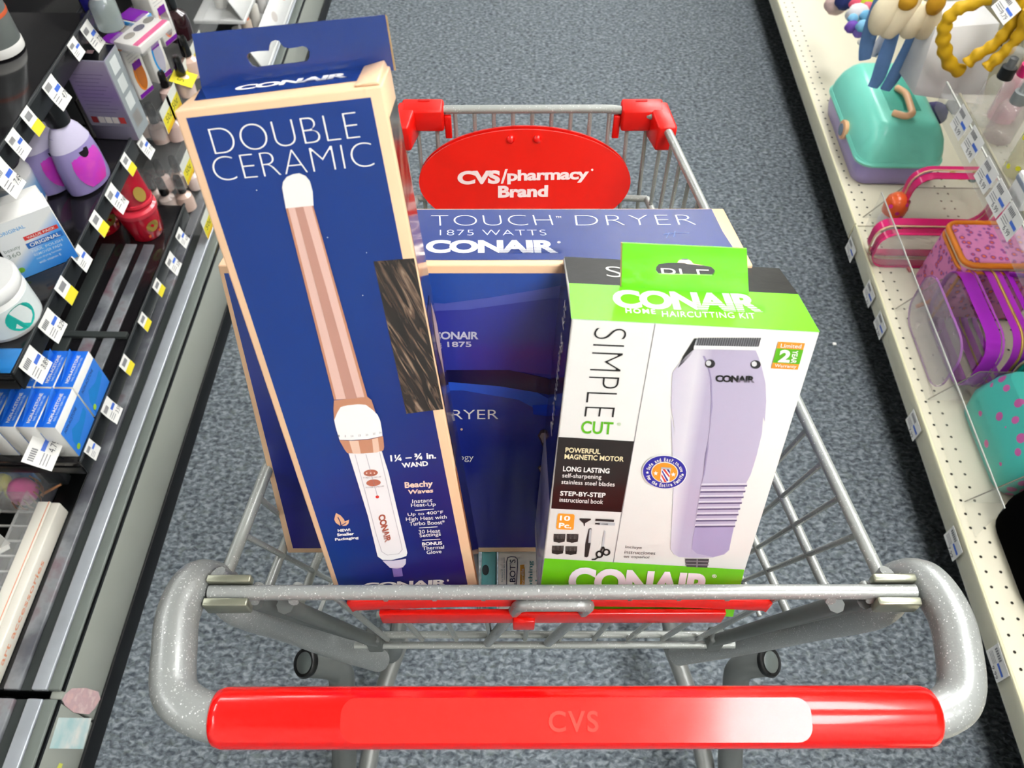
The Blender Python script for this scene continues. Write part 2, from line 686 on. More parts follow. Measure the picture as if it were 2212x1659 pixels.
for hx in (.74, .763, .935, .958, 1.13, 1.153):
    y = -.2 + (.01275 if hx in (.763, .958, 1.153) else 0) * 0
    while y < 3.2:
        if abs(y - 1.345) > .008:
            hv.append(([(hx + .0026 * math.cos(a), y + .0026 * math.sin(a), .1183) for a in (2 * math.pi * k / 8 for k in range(8))], [tuple(range(8))]))
        y += .0255
v, f = join(hv)
ph = obj('peg_hole', mesh(v, f), mat('2A2518', .8, noise=0, key='hole'), u2)
ph['kind'] = 'stuff'
UZ = .45
for z_ in (.85, 1.18, 1.52):  # unseen shelves, added to shade the carpet on the right
    box('unseen_shade_shelf', (.98, YA, z_ - .015), (1.35, YB, z_), CREAM, u2, .001)
s = box('clear_shelf', (.80, .55, UZ - .006), (1.35, 1.335, UZ), mat('DAD8CC', .1, noise=0, alpha=.35, coat=.2, key='clsh'), u2, .001)
box('front_lip', (.796, .55, UZ - .012), (.80, 1.335, UZ + .003), mat('C9C5AC', .3, noise=0, alpha=.7, key='lip2'), s, .001)

tag(obj('lint_speck', bevelled(cuboid((-.004, -.003, 0), (.004, .003, .004)), .0015), WHITE), 'tiny white scrap of lint on the dark carpet', 'lint').location = on_z(1802, 744, .001)

# ================================================================ the shopping cart
SILV = sparkle_mat('silver_flake', '979A97', thr=.82)
WIRE = sparkle_mat('silver_wire', 'A0A49F', thr=.86)
DULL = mat('6A6E6C', .5, metal=.3, noise=.12, key='tubeunder')
REDP = mat('F00602', .22, noise=.03, scale=20, coat=.5, key='red')
NICK = mat('A9AB98', .28, metal=.8, noise=.1, key='nickel')
CO, CR_ = V((.032, .1165, 0)), R(1.4)
cart = thing('shopping_cart', 'silver wire shopping cart with a red handle grip and red front sign', 'shopping cart', CO, CR_)
CI = mw(cart).inverted()
RZ = .8544


def cl(x, y, z):
    """photo point on the level z, in the cart's own frame"""
    return CI @ on_z(x, y, z)


def ctube(name, pts, r, m=WIRE, parent=None, seg=8, **k):
    return tube(name, pts, r, m, parent or cart, seg, local=True, **k)


# handle loop: one bent tube down both sides, and the red grip on it
def side(s):
    x = (lambda v: v) if s > 0 else (lambda v: -v)
    return x


lp = [(-.17, 0, RZ), (-.197, .000, RZ), (-.220, .012, RZ), (-.2275, .038, RZ), (-.2305, .060, RZ - .001), (-.2275, .080, RZ - .006), (-.221, .087, RZ - .024), cl(520, 1312, .80), cl(620, 1352, .68), cl(720, 1393, .55), cl(818, 1426, .42)]
rp_ = [(.17, 0, RZ), (.196, .001, RZ), (.213, .012, RZ), (.2205, .038, RZ), (.222, .060, RZ - .001), (.217, .080, RZ - .006), (.209, .087, RZ - .024), cl(1890, 1316, .80), cl(1745, 1352, .68), cl(1600, 1387, .55), cl(1466, 1413, .42)]
for q in (lp, rp_):
    ctube('handle_tube', spline(q, 8), .0125, SILV, seg=18)
# grip: hollow-looking cylinder with softened ends
gx = [-.196, -.1955, -.194, -.190, .188, .192, .1935, .194]
gr = [.0125, .0135, .0150, .0160, .0160, .0150, .0135, .0125]
grip = ctube('handle_grip', [(x, 0, RZ) for x in gx], gr, REDP, seg=40)
# recessed flat pad on the grip facing up and back, with the raised letters
nrm = V((0, -.36, .93)).normalized()
pc = V((0, 0, RZ)) + nrm * .0153
gf = Face(mw(cart) @ pc, mw(cart).to_3x3() @ V((1, 0, 0)), mw(cart).to_3x3() @ V((0, .93, .36)))
PADR = mat('F6241E', .17, noise=.05, scale=40, bump=.05, coat=.35, ior=1.55, key='pad')


def rrect(x0, y0, x1, y1, r, n=6):
    out = []
    for cx, cy, a0 in ((x1 - r, y0 + r, -90), (x1 - r, y1 - r, 0), (x0 + r, y1 - r, 90), (x0 + r, y0 + r, 180)):
        out += [(cx + r * math.cos(R(a0 + 90 * k / n)), cy + r * math.sin(R(a0 + 90 * k / n))) for k in range(n + 1)]
    return out


flat(gf, rrect(-.1245, -.0105, .1225, .0115, .008), PADR, grip, 'grip_pad', 6, raw=True, thick=.006)
text(gf, 'CVS', (-.0155, -.0052), (.0105, -.0052), (-.0155, .0052), mat('F8483F', .12, noise=0, coat=.8, key='emb'), grip, 10, .018, 5, 1.15, 'embossed_letters', True)  # lighter red painted in for the highlights on the embossed letters

# rear rim bar, brackets and the rod ends on it
ctube('rear_rim_bar', [(-.215, .071, RZ), (.206, .071, RZ)], .0045, SILV, seg=14)
for xa, xb in ((-.2165, -.190), (.181, .2065)):
    b1 = box('rim_bracket', (xa, .0755, RZ - .001), (xb, .0800, RZ + .0065), NICK, cart, .001, True)
    box('bracket_lip', (xa, .0615, RZ - .009), (xb, .0665, RZ + .004), NICK, cart, .001, True)
for px_ in ((548, 1300), (634, 1300), (1795, 1299), (1882, 1297)):
    p = cl(px_[0], px_[1], RZ - .002)
    ctube('rod_end', [p + V((0, .012, -.004)), p], .0032, SILV, seg=10)
# side rims, taper to the front
RS = .834          # the side rims run a little below the rear bar
fl, fr = V((-.1416, .576, RS)), V((.1148, .574, RS))
rl, rr = V((-.2156, .0874, RS)), V((.1984, .0873, RS))
ctube('rim_rod', fillet([rl, fl, (-.109, .5866, RS), (.068, .5876, RS), fr, rr], .012), .0042, WIRE, seg=10)
p = cl(1917, 1236, RZ + .004)
ctube('rod_end', [p, p + V((-.004, -.004, -.012))], .005, SILV, seg=10)
p = cl(470, 1238, RZ + .004)
ctube('rod_end', [p, p + V((.004, -.004, -.012))], .005, SILV, seg=10)
FZ = .600


def lerp(a, b, t):
    return V(a) * (1 - t) + V(b) * t


bl_, br_ = V((-.212, .152, FZ)), V((.192, .152, FZ))
bfl, bfr = V((-.122, .50, FZ)), V((.098, .50, FZ))
# side wires
for k in range(17):
    t = .062 + k * .0565
    for A, B, C_, D, s in ((rl, fl, bl_, bfl, 1), (rr, fr, br_, bfr, -1)):
        top = lerp(A, B, t)
        bot = lerp(C_, D, min(1, t * .95 + .04))
        ctube('side_wire', [top + V((0, 0, .003)), top + V((s * .002, .002, -.004)), bot], .0021, WIRE, seg=6)
for z, s_ in ((.752, .10), (.665, .155)):
    q = (RS - z) / (RS - FZ)
    pl_ = [lerp(lerp(rl, bl_, q), lerp(fl, bfl, q), t) for t in (-.03, 1)]
    pr_ = [lerp(lerp(rr, br_, q), lerp(fr, bfr, q), t) for t in (-.03, 1)]
    ctube('side_rod', pl_, .0038, WIRE)
    ctube('side_rod', pr_, .0038, WIRE)
    ctube('front_rod', fillet([pl_[1], (pl_[1] + pr_[1]) / 2 + V((0, .006, 0)), pr_[1]], .02), .0034, WIRE)
# front wires and their mid rod
for k in range(13):
    t = k / 12
    top = lerp(V((-.130, .586, RS)), V((.104, .587, RS)), t)
    bot = lerp(bfl, bfr, t)
    ctube('front_wire', [top + V((0, 0, .003)), top + V((0, -.001, -.02)), bot], .0021, WIRE, seg=6)
# basket floor wires
for k in range(12):
    t = k / 11
    ctube('floor_wire', [lerp(bl_, br_, t), lerp(bfl, bfr, t)], .0021, WIRE, seg=6)
for t in (.08, .35, .62, .9):
    ctube('floor_rod', [lerp(bl_, bfl, t) + V((-.004, 0, -.004)), lerp(br_, bfr, t) + V((.004, 0, -.004))], .003, WIRE, seg=8)
# rear gate: hinge rods, slanted wires and the lift loop
for z, y, w in ((FZ + .004, .134, .156), (FZ - .006, .128, .176), (FZ + .010, .150, .156)):
    ctube('gate_rod', [(-w, y, z), (w - .010, y, z)], .0034, WIRE)
for k in range(10):
    x = -.135 + k * .0285
    ctube('gate_wire', [(x * 1.05, .071, RZ - .004), (x * 1.08, .131, FZ)], .0022, WIRE, seg=6)
ctube('lift_loop', fillet([(-.056, .128, FZ), (-.030, .0655, RZ - .006), (.012, .0655, RZ - .006), (-.002, .128, FZ)], .008), .0040, SILV, seg=10)
for sx, m_ in ((-1, 0), (1, -.010)):
    ctube('gate_arm', [(sx * .172 + m_, .068, RZ - .012), (sx * .160 + m_, .126, FZ + .016), (sx * .153 + m_, .130, FZ)], .0055, DULL)
    ctube('gate_arm', [(sx * .190 + m_, .070, RZ - .012), (sx * .176 + m_, .130, FZ + .018), (sx * .166 + m_, .134, FZ)], .0050, DULL)
    box('hinge_clip', (sx * .157 - .007 + m_, .124, FZ - .014), (sx * .157 + .007 + m_, .138, FZ + .014), DULL, cart, .002, True)
# folded red child seat hanging on the gate
seat_p = [(-.1375, .8325), (-.134, .8360), (-.07, .8415), (0, .8425), (.07, .840), (.124, .8345), (.128, .8310)]
v0 = [(x, .0725, z) for x, z in seat_p]
v1 = [(x, .0765, z) for x, z in seat_p]
vb0 = [(x * .98, .0705, z - .010) for x, z in seat_p]
vb1 = [(x * .98, .0750, z - .010) for x, z in seat_p]
n = len(seat_p)
vs = v0 + v1 + vb0 + vb1
fs = []
for i in range(n - 1):
    fs += [(i, i + 1, n + i + 1, n + i), (2 * n + i, 2 * n + i + 1, i + 1, i), (n + i, n + i + 1, 3 * n + i + 1, 3 * n + i), (3 * n + i, 3 * n + i + 1, 2 * n + i + 1, 2 * n + i)]
fs += [(0, n, 3 * n, 2 * n), (n - 1, 3 * n - 1, 4 * n - 1, 2 * n - 1)]
REDS = mat('E01208', .25, noise=.05, coat=.3, key='seat')
obj('child_seat_flap', bevelled((vs, fs), .0008, 1), REDS, cart, True)
box('child_seat_flange', (-.118, .0690, .808), (.100, .0730, .8235), REDS, cart, .001, True)
box('child_seat_hook', (-.034, .0660, .804), (-.020, .0715, .818), REDS, cart, .001, True)
# red corner guards on the front rim
REDC = mat('E6140C', .35, noise=.03, key='corner')
for (cx, sx) in ((.112, 1), (-.138, -1)):
    c0 = V((cx, .584, RS))
    g = box('corner_guard', (min(cx - sx * .036, cx + sx * .006), .574, RS - .018), (max(cx - sx * .036, cx + sx * .006), .596, RS + .007), REDC, cart, .003, True)
    d = ((rr if sx > 0 else rl) - c0).normalized()
    e = c0 + d * .036
    w = V((.0095, 0, 0))
    obj('corner_guard_leg', bevelled(hexa([c0 + V((-.009 * 1, .006, -.030)), e - w + V((0, 0, -.022)), e + w + V((0, 0, -.022)), c0 + V((.010, .006, -.030)),
        c0 + V((-.009, .006, .007)), e - w + V((0, 0, .006)), e + w + V((0, 0, .006)), c0 + V((.010, .006, .007))]), .0025), REDC, g, True)
    box('corner_tab', (cx - sx * .036 - (.007 if sx > 0 else 0), .580, RS - .030), (cx - sx * .036 + (0 if sx > 0 else .007), .585, RS - .004), REDC, g, .001, True)
    box('guard_slot', (cx - sx * .016 - .006, .590, RS + .0062), (cx - sx * .016 + .006, .593, RS + .0076), mat('B00A06', .5, key='slot'), g, 0, True)
# oval front sign clamped on the wires
sf = Face(mw(cart) @ V((-.011, .552, .78)), mw(cart).to_3x3() @ V((1, 0, 0)), mw(cart).to_3x3() @ V((0, .37, 1)))
a0, b0 = sf.px((905, 395))
a1, b1 = sf.px((1362, 395))
at, bt = sf.px((1133, 280))
ac, bc = (a0 + a1) / 2, (b0 + b1) / 2
rx_, ry_ = (a1 - a0) / 2, bt - bc
SIGN = mat('E4150B', .3, noise=.02, key='sign')
sg = flat(sf, ell((ac, bc), rx_, ry_, 64), SIGN, cart, 'front_sign', 0, raw=True, thick=.003)
bk = Face(sf.at(0, 0, -.013), sf.u, sf.v)
flat(bk, ell((ac, bc), rx_ * 1.0, ry_ * 1.0, 64), SIGN, sg, 'sign_back_plate', 0, raw=True, thick=.004)
SC6 = crop(860, 200, 3.16)
SGW = mat('F3DDDB', .5, noise=.03, key='signink')
text(sf, 'CVS', SC6(405, 628), SC6(695, 622), SC6(405, 535), SGW, sg, 2, .05, 6, .92)
text(sf, '/', SC6(700, 622), SC6(748, 618), SC6(700, 525), SGW, sg, 2, .02, 3)
text(sf, 'pharmacy', SC6(745, 626), SC6(1300, 612), SC6(745, 528), SGW, sg, 2, .035, 6, .95)
text(sf, 'Brand', SC6(682, 718), SC6(1022, 712), SC6(682, 636), SGW, sg, 2, .045, 6, 1.)
flat(sf, ell(SC6(1325, 527), 2.5, 2.5, 10), SGW, sg, 'registered_mark', 2)
for q in ((768, 318), (950, 316)):
    p = sf.at(*sf.px(SC6(*q)), .001)
    obj('sign_rivet', mesh(*xf(lathe([(.0042, -.001), (.0040, .001), (.0022, .0022)], 12), M.Translation(p) @ sf.n.to_track_quat('Z', 'Y').to_matrix().to_4x4()), True), REDP, sg)
# under-frame: bumpers with black caps, lower rails and casters
for s in (-1, 1):
    c_ = cl(*((660, 1432) if s < 0 else (1662, 1430)), .335)
    ctube('bumper_tube', fillet([c_, (s * .248, .203, .296), (s * .258, .160, .20), (s * .263, .121, .12), (s * .265, .05, .11)], .03), .0165, DULL, seg=16)
    dirv = V((s * .55, -.22, .80)).normalized()
    rot = dirv.to_track_quat('Z', 'Y').to_matrix().to_4x4()
    bmp = obj('bumper_cap', mesh(*xf(lathe([(.0175, -.004), (.0185, .001), (.0165, .004), (.0135, .0025), (.001, .002)], 24), M.Translation(c_) @ rot), True, 50), BLACK, cart, True)
    obj('cap_centre', mesh(*xf(lathe([(.0128, .0028), (.0105, .0042), (.001, .0040)], 24), M.Translation(c_) @ rot), True, 50), mat('59605E', .35, noise=.2, coat=.3, key='capc'), bmp, True)
    ctube('frame_tube', spline([(s * .176 - .012, .186, .42), (s * .185, .20, .36), (s * .205, .285, .14), (s * .20, .42, .12), (s * .15, .62, .12)], 6), .0125, DULL, seg=14)
    ctube('lower_rail', spline([(s * .200, .30, .12), (s * .222, .225, .11), (s * .236, .12, .10), (s * .240, .02, .10)], 6), .0125, mat('8E908D', .42, metal=.4, key='rail'), seg=14)
    for yy, xx in ((.04, .240), (.60, .152)):
        h = (.10 if yy < .1 else .12)
        box('caster_fork', (s * xx - .014, yy - .018, .04), (s * xx + .014, yy + .018, h - .005), NICK, cart, .003, True)
        obj('caster_wheel', mesh(*xf(lathe([(.01, -.011), (.042, -.011), (.048, -.007), (.048, .007), (.042, .011), (.01, .011)], 24), M.Translation((s * xx, yy, .048)) @ M.Rotation(R(90), 4, 'Y')), True, 40), mat('55585A', .6, key='wheel'), cart, True)
ctube('cross_tube', [(-.17, .55, .12), (.17, .55, .12)], .010, DULL, seg=12)

# ================================================================ the three cartons in the cart
def carton(name, label, o, ux, uy, uz, dims, sc, body):
    o = EYE + (V(o) - EYE) * sc
    W, D, H = (d * sc for d in dims)
    ux = V(ux).normalized()
    uz = (V(uz) - ux * V(uz).dot(ux)).normalized()
    uy = uz.cross(ux)
    low = o + ux * W / 2 + uy * D / 2
    t = thing(name, label, 'box', low)
    c = [o, o + ux * W, o + ux * W + uy * D, o + uy * D]
    b = obj('carton_body', bevelled(hexa(c + [p + uz * H for p in c]), .0011, 2), body, t)
    F = {'f': Face(o, ux, uz), 't': Face(o + uz * H, ux, uy), 'r': Face(o + ux * W, uy, uz), 'l': Face(o + uy * D, -uy, uz),
         'b': Face(o + uy * D, ux, uz)}
    return t, b, F, W, D, H, (o, ux, uy, uz)


def rect(a0, b0, a1, b1):
    return [(a0, b0), (a1, b0), (a1, b1), (a0, b1)]


PEACH = mat('EBC39C', .38, noise=.03, scale=30, coat=.2, key='peach')
KRAFT = mat('B99A6B', .8, noise=.08, key='kraft')
NAVYP = ramp_mat('navy_print', [(.0, '003280'), (.45, '003482'), (.72, '042070'), (1., '200A5A')], d=(.55, 0, -.45), off=.45, rough=.38, coat=.04)
NAVYT = mat('14357F', .2, noise=.1, scale=40, bump=.12, coat=.5, key='navyt')

# ---------------- curling wand box
W1, B1, F1, w1, d1, h1, ax1 = carton('curling_wand_box', 'tall navy and peach curling wand box standing at the left of the cart', (-.1691, .2814, .575), (.9916, .0944, .0882), (-.0599, .941, -.333), (-.1145, .3249, .9388), (.1325, .0572, .4658), .68, PEACH)
f = F1['f']
A = crop(370, 20, 4.022)
B = crop(500, 400, 3.687)
C = crop(500, 830, 3.385)
NP = flat(f, [(402, 255), (801, 210), (1013, 1277), (745, 1305)], NAVYP, W1, 'front_panel', 1)
HAIR = ramp_mat('hair_print', [(.36, '120E0C'), (.52, '2C211C'), (.62, '6A5546'), (.74, 'A99079')], 'Object', rot=(0, R(24), 0), scale=(30, 1, 3.2), rough=.25, nscale=11, noise=1.6, kind='noise')
flat(f, [(807, 564), (894.6, 557), (958, 883), (878, 893)], HAIR, NP, 'hair_photo', 2)
text(f, 'DOUBLE', A(385, 1258), A(1645, 1112), A(318, 1035), INKW, NP, 3, -.0295, 8, 1.0)
text(f, 'CERAMIC', A(395, 1497), A(1775, 1362), A(335, 1285), INKW, NP, 3, -.0295, 8, 1.0)
# printed wand
wtip = [(610, 404), (612, 392), (620, 381), (634, 375), (647, 373), (661, 379), (670, 390), (676, 412), (678, 443), (618, 449)]
flat(f, wtip, mat('EDEBE6', .3, noise=0, key='p'), NP, 'printed_wand_tip', 4)
ROSE, ROSEL, ROSED, COPP = mat('C08F80', .3, noise=0, key='p'), mat('E2BBAE', .3, noise=0, key='p'), mat('B5806F', .3, noise=0, key='p'), mat('C58A6C', .3, noise=0, key='p')
flat(f, [(618, 449), (677, 443), (794, 856), (722, 862)], COPP, NP, 'printed_barrel', 4)
flat(f, [(623, 448), (674, 443), (788, 857), (727, 861)], ROSEL, NP, 'printed_barrel', 5)
flat(f, [(638, 447), (656, 445), (772, 858), (748, 860)], ROSE, NP, 'printed_barrel', 6)
flat(f, [(722, 863), (760, 858), (794, 855), (803, 862), (812, 890), (818, 905), (740, 910), (722, 905), (721, 880)], COPP, NP, 'printed_collar', 5)
flat(f, [C(*q) for q in ((800, 158), (850, 145), (930, 138), (985, 142), (1035, 180), (1070, 215), (1090, 260), (1102, 330), (1105, 370), (1000, 392), (880, 400), (792, 398), (765, 310), (753, 255), (775, 200))], mat('F1F0EE', .3, noise=0, key='p'), NP, 'printed_dial', 6)
flat(f, [C(*q) for q in ((790, 400), (880, 404), (1000, 396), (1110, 371), (1118, 450), (1112, 475), (1060, 490), (960, 498), (850, 496), (830, 470))], COPP, NP, 'printed_ring', 6)
flat(f, [C(*q) for q in ((862, 402), (930, 403), (948, 497), (890, 497))], mat('E6C3AC', .3, noise=0, key='p'), NP, 'printed_ring', 7)
flat(f, [C(*q) for q in ((1030, 392), (1072, 382), (1085, 482), (1040, 491))], mat('E6C3AC', .3, noise=0, key='p'), NP, 'printed_ring', 7)
flat(f, [C(*q) for q in ((858, 498), (960, 500), (1100, 482), (1150, 640), (1215, 920), (1287, 1225), (1280, 1248), (1240, 1262), (1170, 1278), (1105, 1276), (1070, 1252), (1000, 960), (930, 730))], mat('EDEBEB', .3, noise=0, key='p'), NP, 'printed_handle', 5)
lines(f, [[C(905, 505), C(985, 800), C(1060, 1090), C(1100, 1215), C(1140, 1240), C(1225, 1230), C(1250, 1200), C(1240, 1150), C(1170, 860), C(1085, 490)], [C(985, 505), C(1070, 815)]], .00035, mat('B9B4BA', .4, noise=0, key='p'), NP, 6)
flat(f, [C(*q) for q in ((1105, 1282), (1190, 1282), (1277, 1268), (1275, 1305), (1255, 1330), (1215, 1342), (1160, 1335))], mat('D5CDE0', .3, noise=0, key='p'), NP, 'printed_cord_guard', 5)
flat(f, [C(1175, 1340), C(1245, 1334), C(1255, 1395), C(1188, 1402)], mat('7F6FB4', .3, noise=0, key='p'), NP, 'printed_cord', 5)
for q, r_ in (((1020, 640), (52, 25)), ((1040, 712), (53, 25))):
    flat(f, [C(a, b) for a, b in ell(q, *r_, 20, -.06)], mat('B96D58', .3, noise=0, key='p'), NP, 'printed_button', 6)
for a in (990, 1020, 1047):
    flat(f, [C(x, y) for x, y in ell((a, 640), 6, 6, 8)], mat('F0D2C6', .3, noise=0, key='p'), NP, 'printed_button_dot', 7)
flat(f, [C(a, b) for a, b in ell((1068, 815), 13, 11, 12)], mat('D92B22', .3, noise=0, key='p'), NP, 'printed_lamp', 6)
GINK = mat('8E7F7C', .4, noise=0, key='p')
text(f, 'TURBO | ON/OFF', C(962, 685), C(1095, 678), C(962, 670), GINK, NP, 6, 0, 1)
text(f, 'POWER | ON/OFF', C(984, 756), C(1116, 746), C(984, 742), GINK, NP, 6, 0, 1)
for s_, x_, y_ in (('1', 788, 376), ('5', 835, 378), ('10', 885, 377), ('15', 939, 373), ('20', 992, 368), ('25', 1045, 360), ('30', 1090, 352)):
    text(f, s_, C(x_ - 4 * len(s_), y_), C(x_ + 5 * len(s_), y_ - 1), C(x_ - 4 * len(s_) - 1, y_ - 15), mat('8C8A8C', .4, noise=0, key='p'), NP, 7, .01, 1)
CUI = mat('A9553F', .35, noise=0, key='p')
logo(f, C(1072, 952), C(1122, 1152), C(1122, 936), CUI, mat('EDEBEB', .3, noise=0, key='p'), NP, 6)
PINKI = mat('F3D3BF', .4, noise=0, key='p')
for s_, a, b, c_, m_, off in (
        ('1¼ – ¾ in.', (1165, 562), (1497, 540), (1160, 515), INKW, .03), ('WAND', (1250, 607), (1440, 592), (1243, 572), INKW, .03),
        ('Beachy', (1270, 768), (1475, 755), (1265, 712), PINKI, .03), ('Waves', (1290, 800), (1475, 788), (1290, 768), PINKI, .03),
        ('Instant', (1322, 866), (1470, 856), (1322, 838), INKW, .003), ('Heat-Up', (1315, 900), (1495, 892), (1312, 868), INKW, .003),
        ('Up to 400°F', (1290, 966), (1548, 948), (1288, 936), INKW, .003), ('High Heat with', (1278, 1004), (1575, 986), (1275, 970), INKW, .003),
        ('Turbo Boost*', (1303, 1030), (1560, 1018), (1300, 1000), INKW, .003), ('30 Heat', (1370, 1088), (1527, 1080), (1368, 1062), INKW, .003),
        ('Settings', (1378, 1122), (1532, 1110), (1375, 1090), INKW, .003), ('BONUS', (1395, 1176), (1542, 1168), (1393, 1152), INKW, .028),
        ('Thermal', (1398, 1208), (1555, 1198), (1396, 1182), INKW, .003), ('Glove', (1428, 1238), (1536, 1230), (1426, 1212), INKW, .003),
        ('NEW!', (780, 1076), (872, 1070), (776, 1056), INKW, .035), ('Smaller', (775, 1108), (898, 1098), (772, 1086), INKW, .035), ('Packaging', (760, 1146), (932, 1130), (757, 1122), INKW, .035)):
    text(f, s_, C(*a), C(*b), C(*c_), m_, NP, 3, off, 3)
lines(f, [[C(1345, 918), C(1478, 908)], [C(1375, 1046), C(1505, 1038)], [C(1398, 1136), C(1525, 1128)]], .0005, INKW, NP, 3)
LEAF = mat('E4B08C', .35, noise=.05, key='p')
flat(f, [C(*q) for q in ((765, 937), (800, 955), (825, 985), (832, 1005), (812, 1030), (795, 1030), (765, 1010), (752, 985), (758, 960))], LEAF, NP, 'printed_leaf', 3)
flat(f, [C(*q) for q in ((862, 983), (858, 1010), (840, 1028), (815, 1030), (806, 1018), (822, 1000))], LEAF, NP, 'printed_leaf', 4)
lines(f, [[C(780, 965), C(798, 1000), C(803, 1034)], [C(808, 1024), C(840, 1005)]], .0005, mat('1B2F78', .4, noise=0, key='p'), NP, 5)
logo(f, C(965, 1497), C(1580, 1470), C(965, 1448), INKW, mat('231A6C', .3, noise=0, key='p'), NP, 3, lines=0)
flat(f, [C(x, y) for x, y in ell((1583, 1430), 8, 8, 12)], INKW, NP, 'registered_mark', 3)
for q in ((555, 410), (642, 396), (792, 545), (784, 637), (708, 512)):
    flat(f, ell(q, 1.2, 1.2, 6), INKW, NP, 'print_speck', 3)
# right side: hair picture fading to red, then navy
r = F1['r']
SIDEN = mat('141C52', .12, noise=.15, scale=20, coat=.6, key='side')
flat(r, rect(.003, .004, d1 - .001, h1 * .70), SIDEN, W1, 'side_panel', 1, raw=True)
flat(r, rect(.003, h1 * .70, d1 - .001, h1 * .82), mat('7A1712', .15, noise=.3, scale=60, coat=.5, key='redhair'), W1, 'side_panel', 1, raw=True)
flat(r, rect(.003, h1 * .82, d1 - .001, h1 * .955), HAIR, W1, 'side_panel', 1, raw=True)
flat(r, rect(.003, h1 * .33, d1 * .62, h1 * .645), HAIR, W1, 'hair_photo', 2, raw=True)
flat(r, [(d1 * .62 + .45 * (a - .5) * d1, h1 * (.60 + .12 * (b - 1))) for a, b in ((.5, 1.25), (.75, 1.05), (.95, .8), (.9, .55), (.65, .2), (.5, 0), (.35, .2), (.1, .55), (.05, .8), (.25, 1.05))], mat('A88F8C', .4, key='leafs'), W1, 'printed_leaf', 3, raw=True)
flat(r, rect(0, .001, .003, h1 * .33), mat('C57F4B', .4, key='edge'), W1, 'side_edge', 2, raw=True)
# top and hang tab
t_ = F1['t']
flat(t_, [(.005, d1 * .36), (w1 - .012, d1 * .36), (w1 - .008, d1 - .001), (.001, d1 - .001)], NAVYT, W1, 'top_panel', 1, raw=True)
logo(t_, (.020, d1 * .60), (.072, d1 * .60), (.020, d1 * .84), INKW, NAVYT, W1, 2, raw=True)
obj('side_flap', bevelled(hexa([t_.at(w1 - .012, .002, .0002), t_.at(w1 - .001, .001, .0002), t_.at(w1 - .001, d1 - .002, .0002), t_.at(w1 - .012, d1 - .002, .0002),
    t_.at(w1 - .012, .002, .0012), t_.at(w1 - .002, .001, .0016), t_.at(w1 - .002, d1 - .002, .0030), t_.at(w1 - .012, d1 - .002, .0014)]), .0004, 1), PEACH, W1)
tabf = Face(t_.at(0, d1 - .0005), ax1[1], ax1[3])
E2 = crop(420, 0, 6.506)
hole = [E2(*q) for q in ((740, 800), (750, 760), (800, 730), (900, 715), (1045, 710), (1055, 640), (1080, 585), (1140, 560), (1195, 575), (1225, 620), (1260, 660), (1340, 675), (1460, 660), (1520, 645), (1580, 665), (1620, 720), (1618, 800), (1590, 855), (1400, 885), (1100, 915), (880, 942), (820, 925), (770, 870))]
tab = flat(tabf, [(415, 73), (832, 32), (851, 152), (437, 193)], NAVYT, W1, 'hang_tab', 3, holes=[hole], thick=.0012)
flat(Face(tabf.at(0, 0, -.0012), tabf.u, tabf.v), [(832, 32), (836, 36), (855, 152), (851, 152)], KRAFT, W1, 'tab_edge', 1, thick=.001)

# ---------------- hair clipper box
W2, B2, F2, w2, d2, h2, ax2 = carton('hair_clipper_box', 'white and green hair clipper box with a green hang tab in the cart', (.018, .2856, .575), (.9982, .0033, -.0596), (-.0234, .9402, -.3397), (.0549, .3405, .9386), (.1857, .1105, .313), .672, mat('E4E2DD', .45, noise=.02, key='clipw'))
A = crop(1160, 500, 3.456)
B = crop(1160, 900, 3.687)
f = F2['f']
GRN = mat('6CC517', .35, noise=.04, scale=30, coat=.25, key='green')
GRNB = mat('74DB1E', .22, noise=.05, scale=30, coat=.5, bump=.05, key='greent')
BLKP = mat('120B0A', .3, noise=.1, coat=.3, key='blkp')
gp = flat(f, [B(60, 1127), B(1652, 1217), (1583, 1332), (1161, 1316)], GRN, W2, 'front_band', 1)
bp_ = flat(f, [B(170, 160), B(775, 195), B(672, 760), B(113, 730)], BLKP, W2, 'front_panel', 1)
lines(f, [[A(882, 690), B(808, 0), B(607, 1160)]], .0003, mat('77767A', .5, noise=0, key='p'), W2, 2)
text(f, 'SIMPLE', A(432, 712), A(350, 1378), A(672, 722), INKK, W2, 2, -.025, 8, 1.02)
text(f, 'CUT', A(326, 1505), A(562, 1515), A(334, 1410), mat('5DB416', .4, noise=0, key='p'), W2, 2, .02, 6)
text(f, '®', A(595, 1447), A(625, 1448), A(597, 1424), mat('7FB85A', .4, noise=0, key='p'), W2, 2, 0, 3)
CREAMI = mat('F5E6B8', .4, noise=0, key='p')
for s_, a, b, c_, m_, off in (('POWERFUL', (225, 280), (503, 294), (228, 240), CREAMI, .02), ('MAGNETIC MOTOR', (218, 332), (688, 354), (221, 292), CREAMI, .02),
        ('LONG LASTING', (206, 430), (575, 448), (209, 390), INKW, .02), ('self-sharpening', (200, 490), (510, 503), (203, 445), INKW, .002), ('stainless steel blades', (194, 530), (616, 552), (197, 497), INKW, .002),
        ('STEP-BY-STEP', (183, 624), (543, 640), (186, 587), INKW, .02), ('instructional book', (178, 673), (523, 692), (181, 637), INKW, .002)):
    text(f, s_, B(*a), B(*b), B(*c_), m_, bp_, 3, off, 3)
ORG = mat('F39A2C', .35, noise=.02, key='org')
o_ = flat(f, [B(175, 768), B(290, 774), B(300, 785), B(292, 890), B(282, 899), B(162, 893), B(152, 882), B(164, 778)], ORG, W2, 'piece_count_label', 2)
text(f, '10', B(180, 822), B(262, 826), B(184, 782), INKW, o_, 3, .03, 4)
text(f, 'Pc.', B(172, 880), B(272, 886), B(176, 840), INKW, o_, 3, .03, 4)
DKI = mat('2B2523', .4, noise=0, key='p')
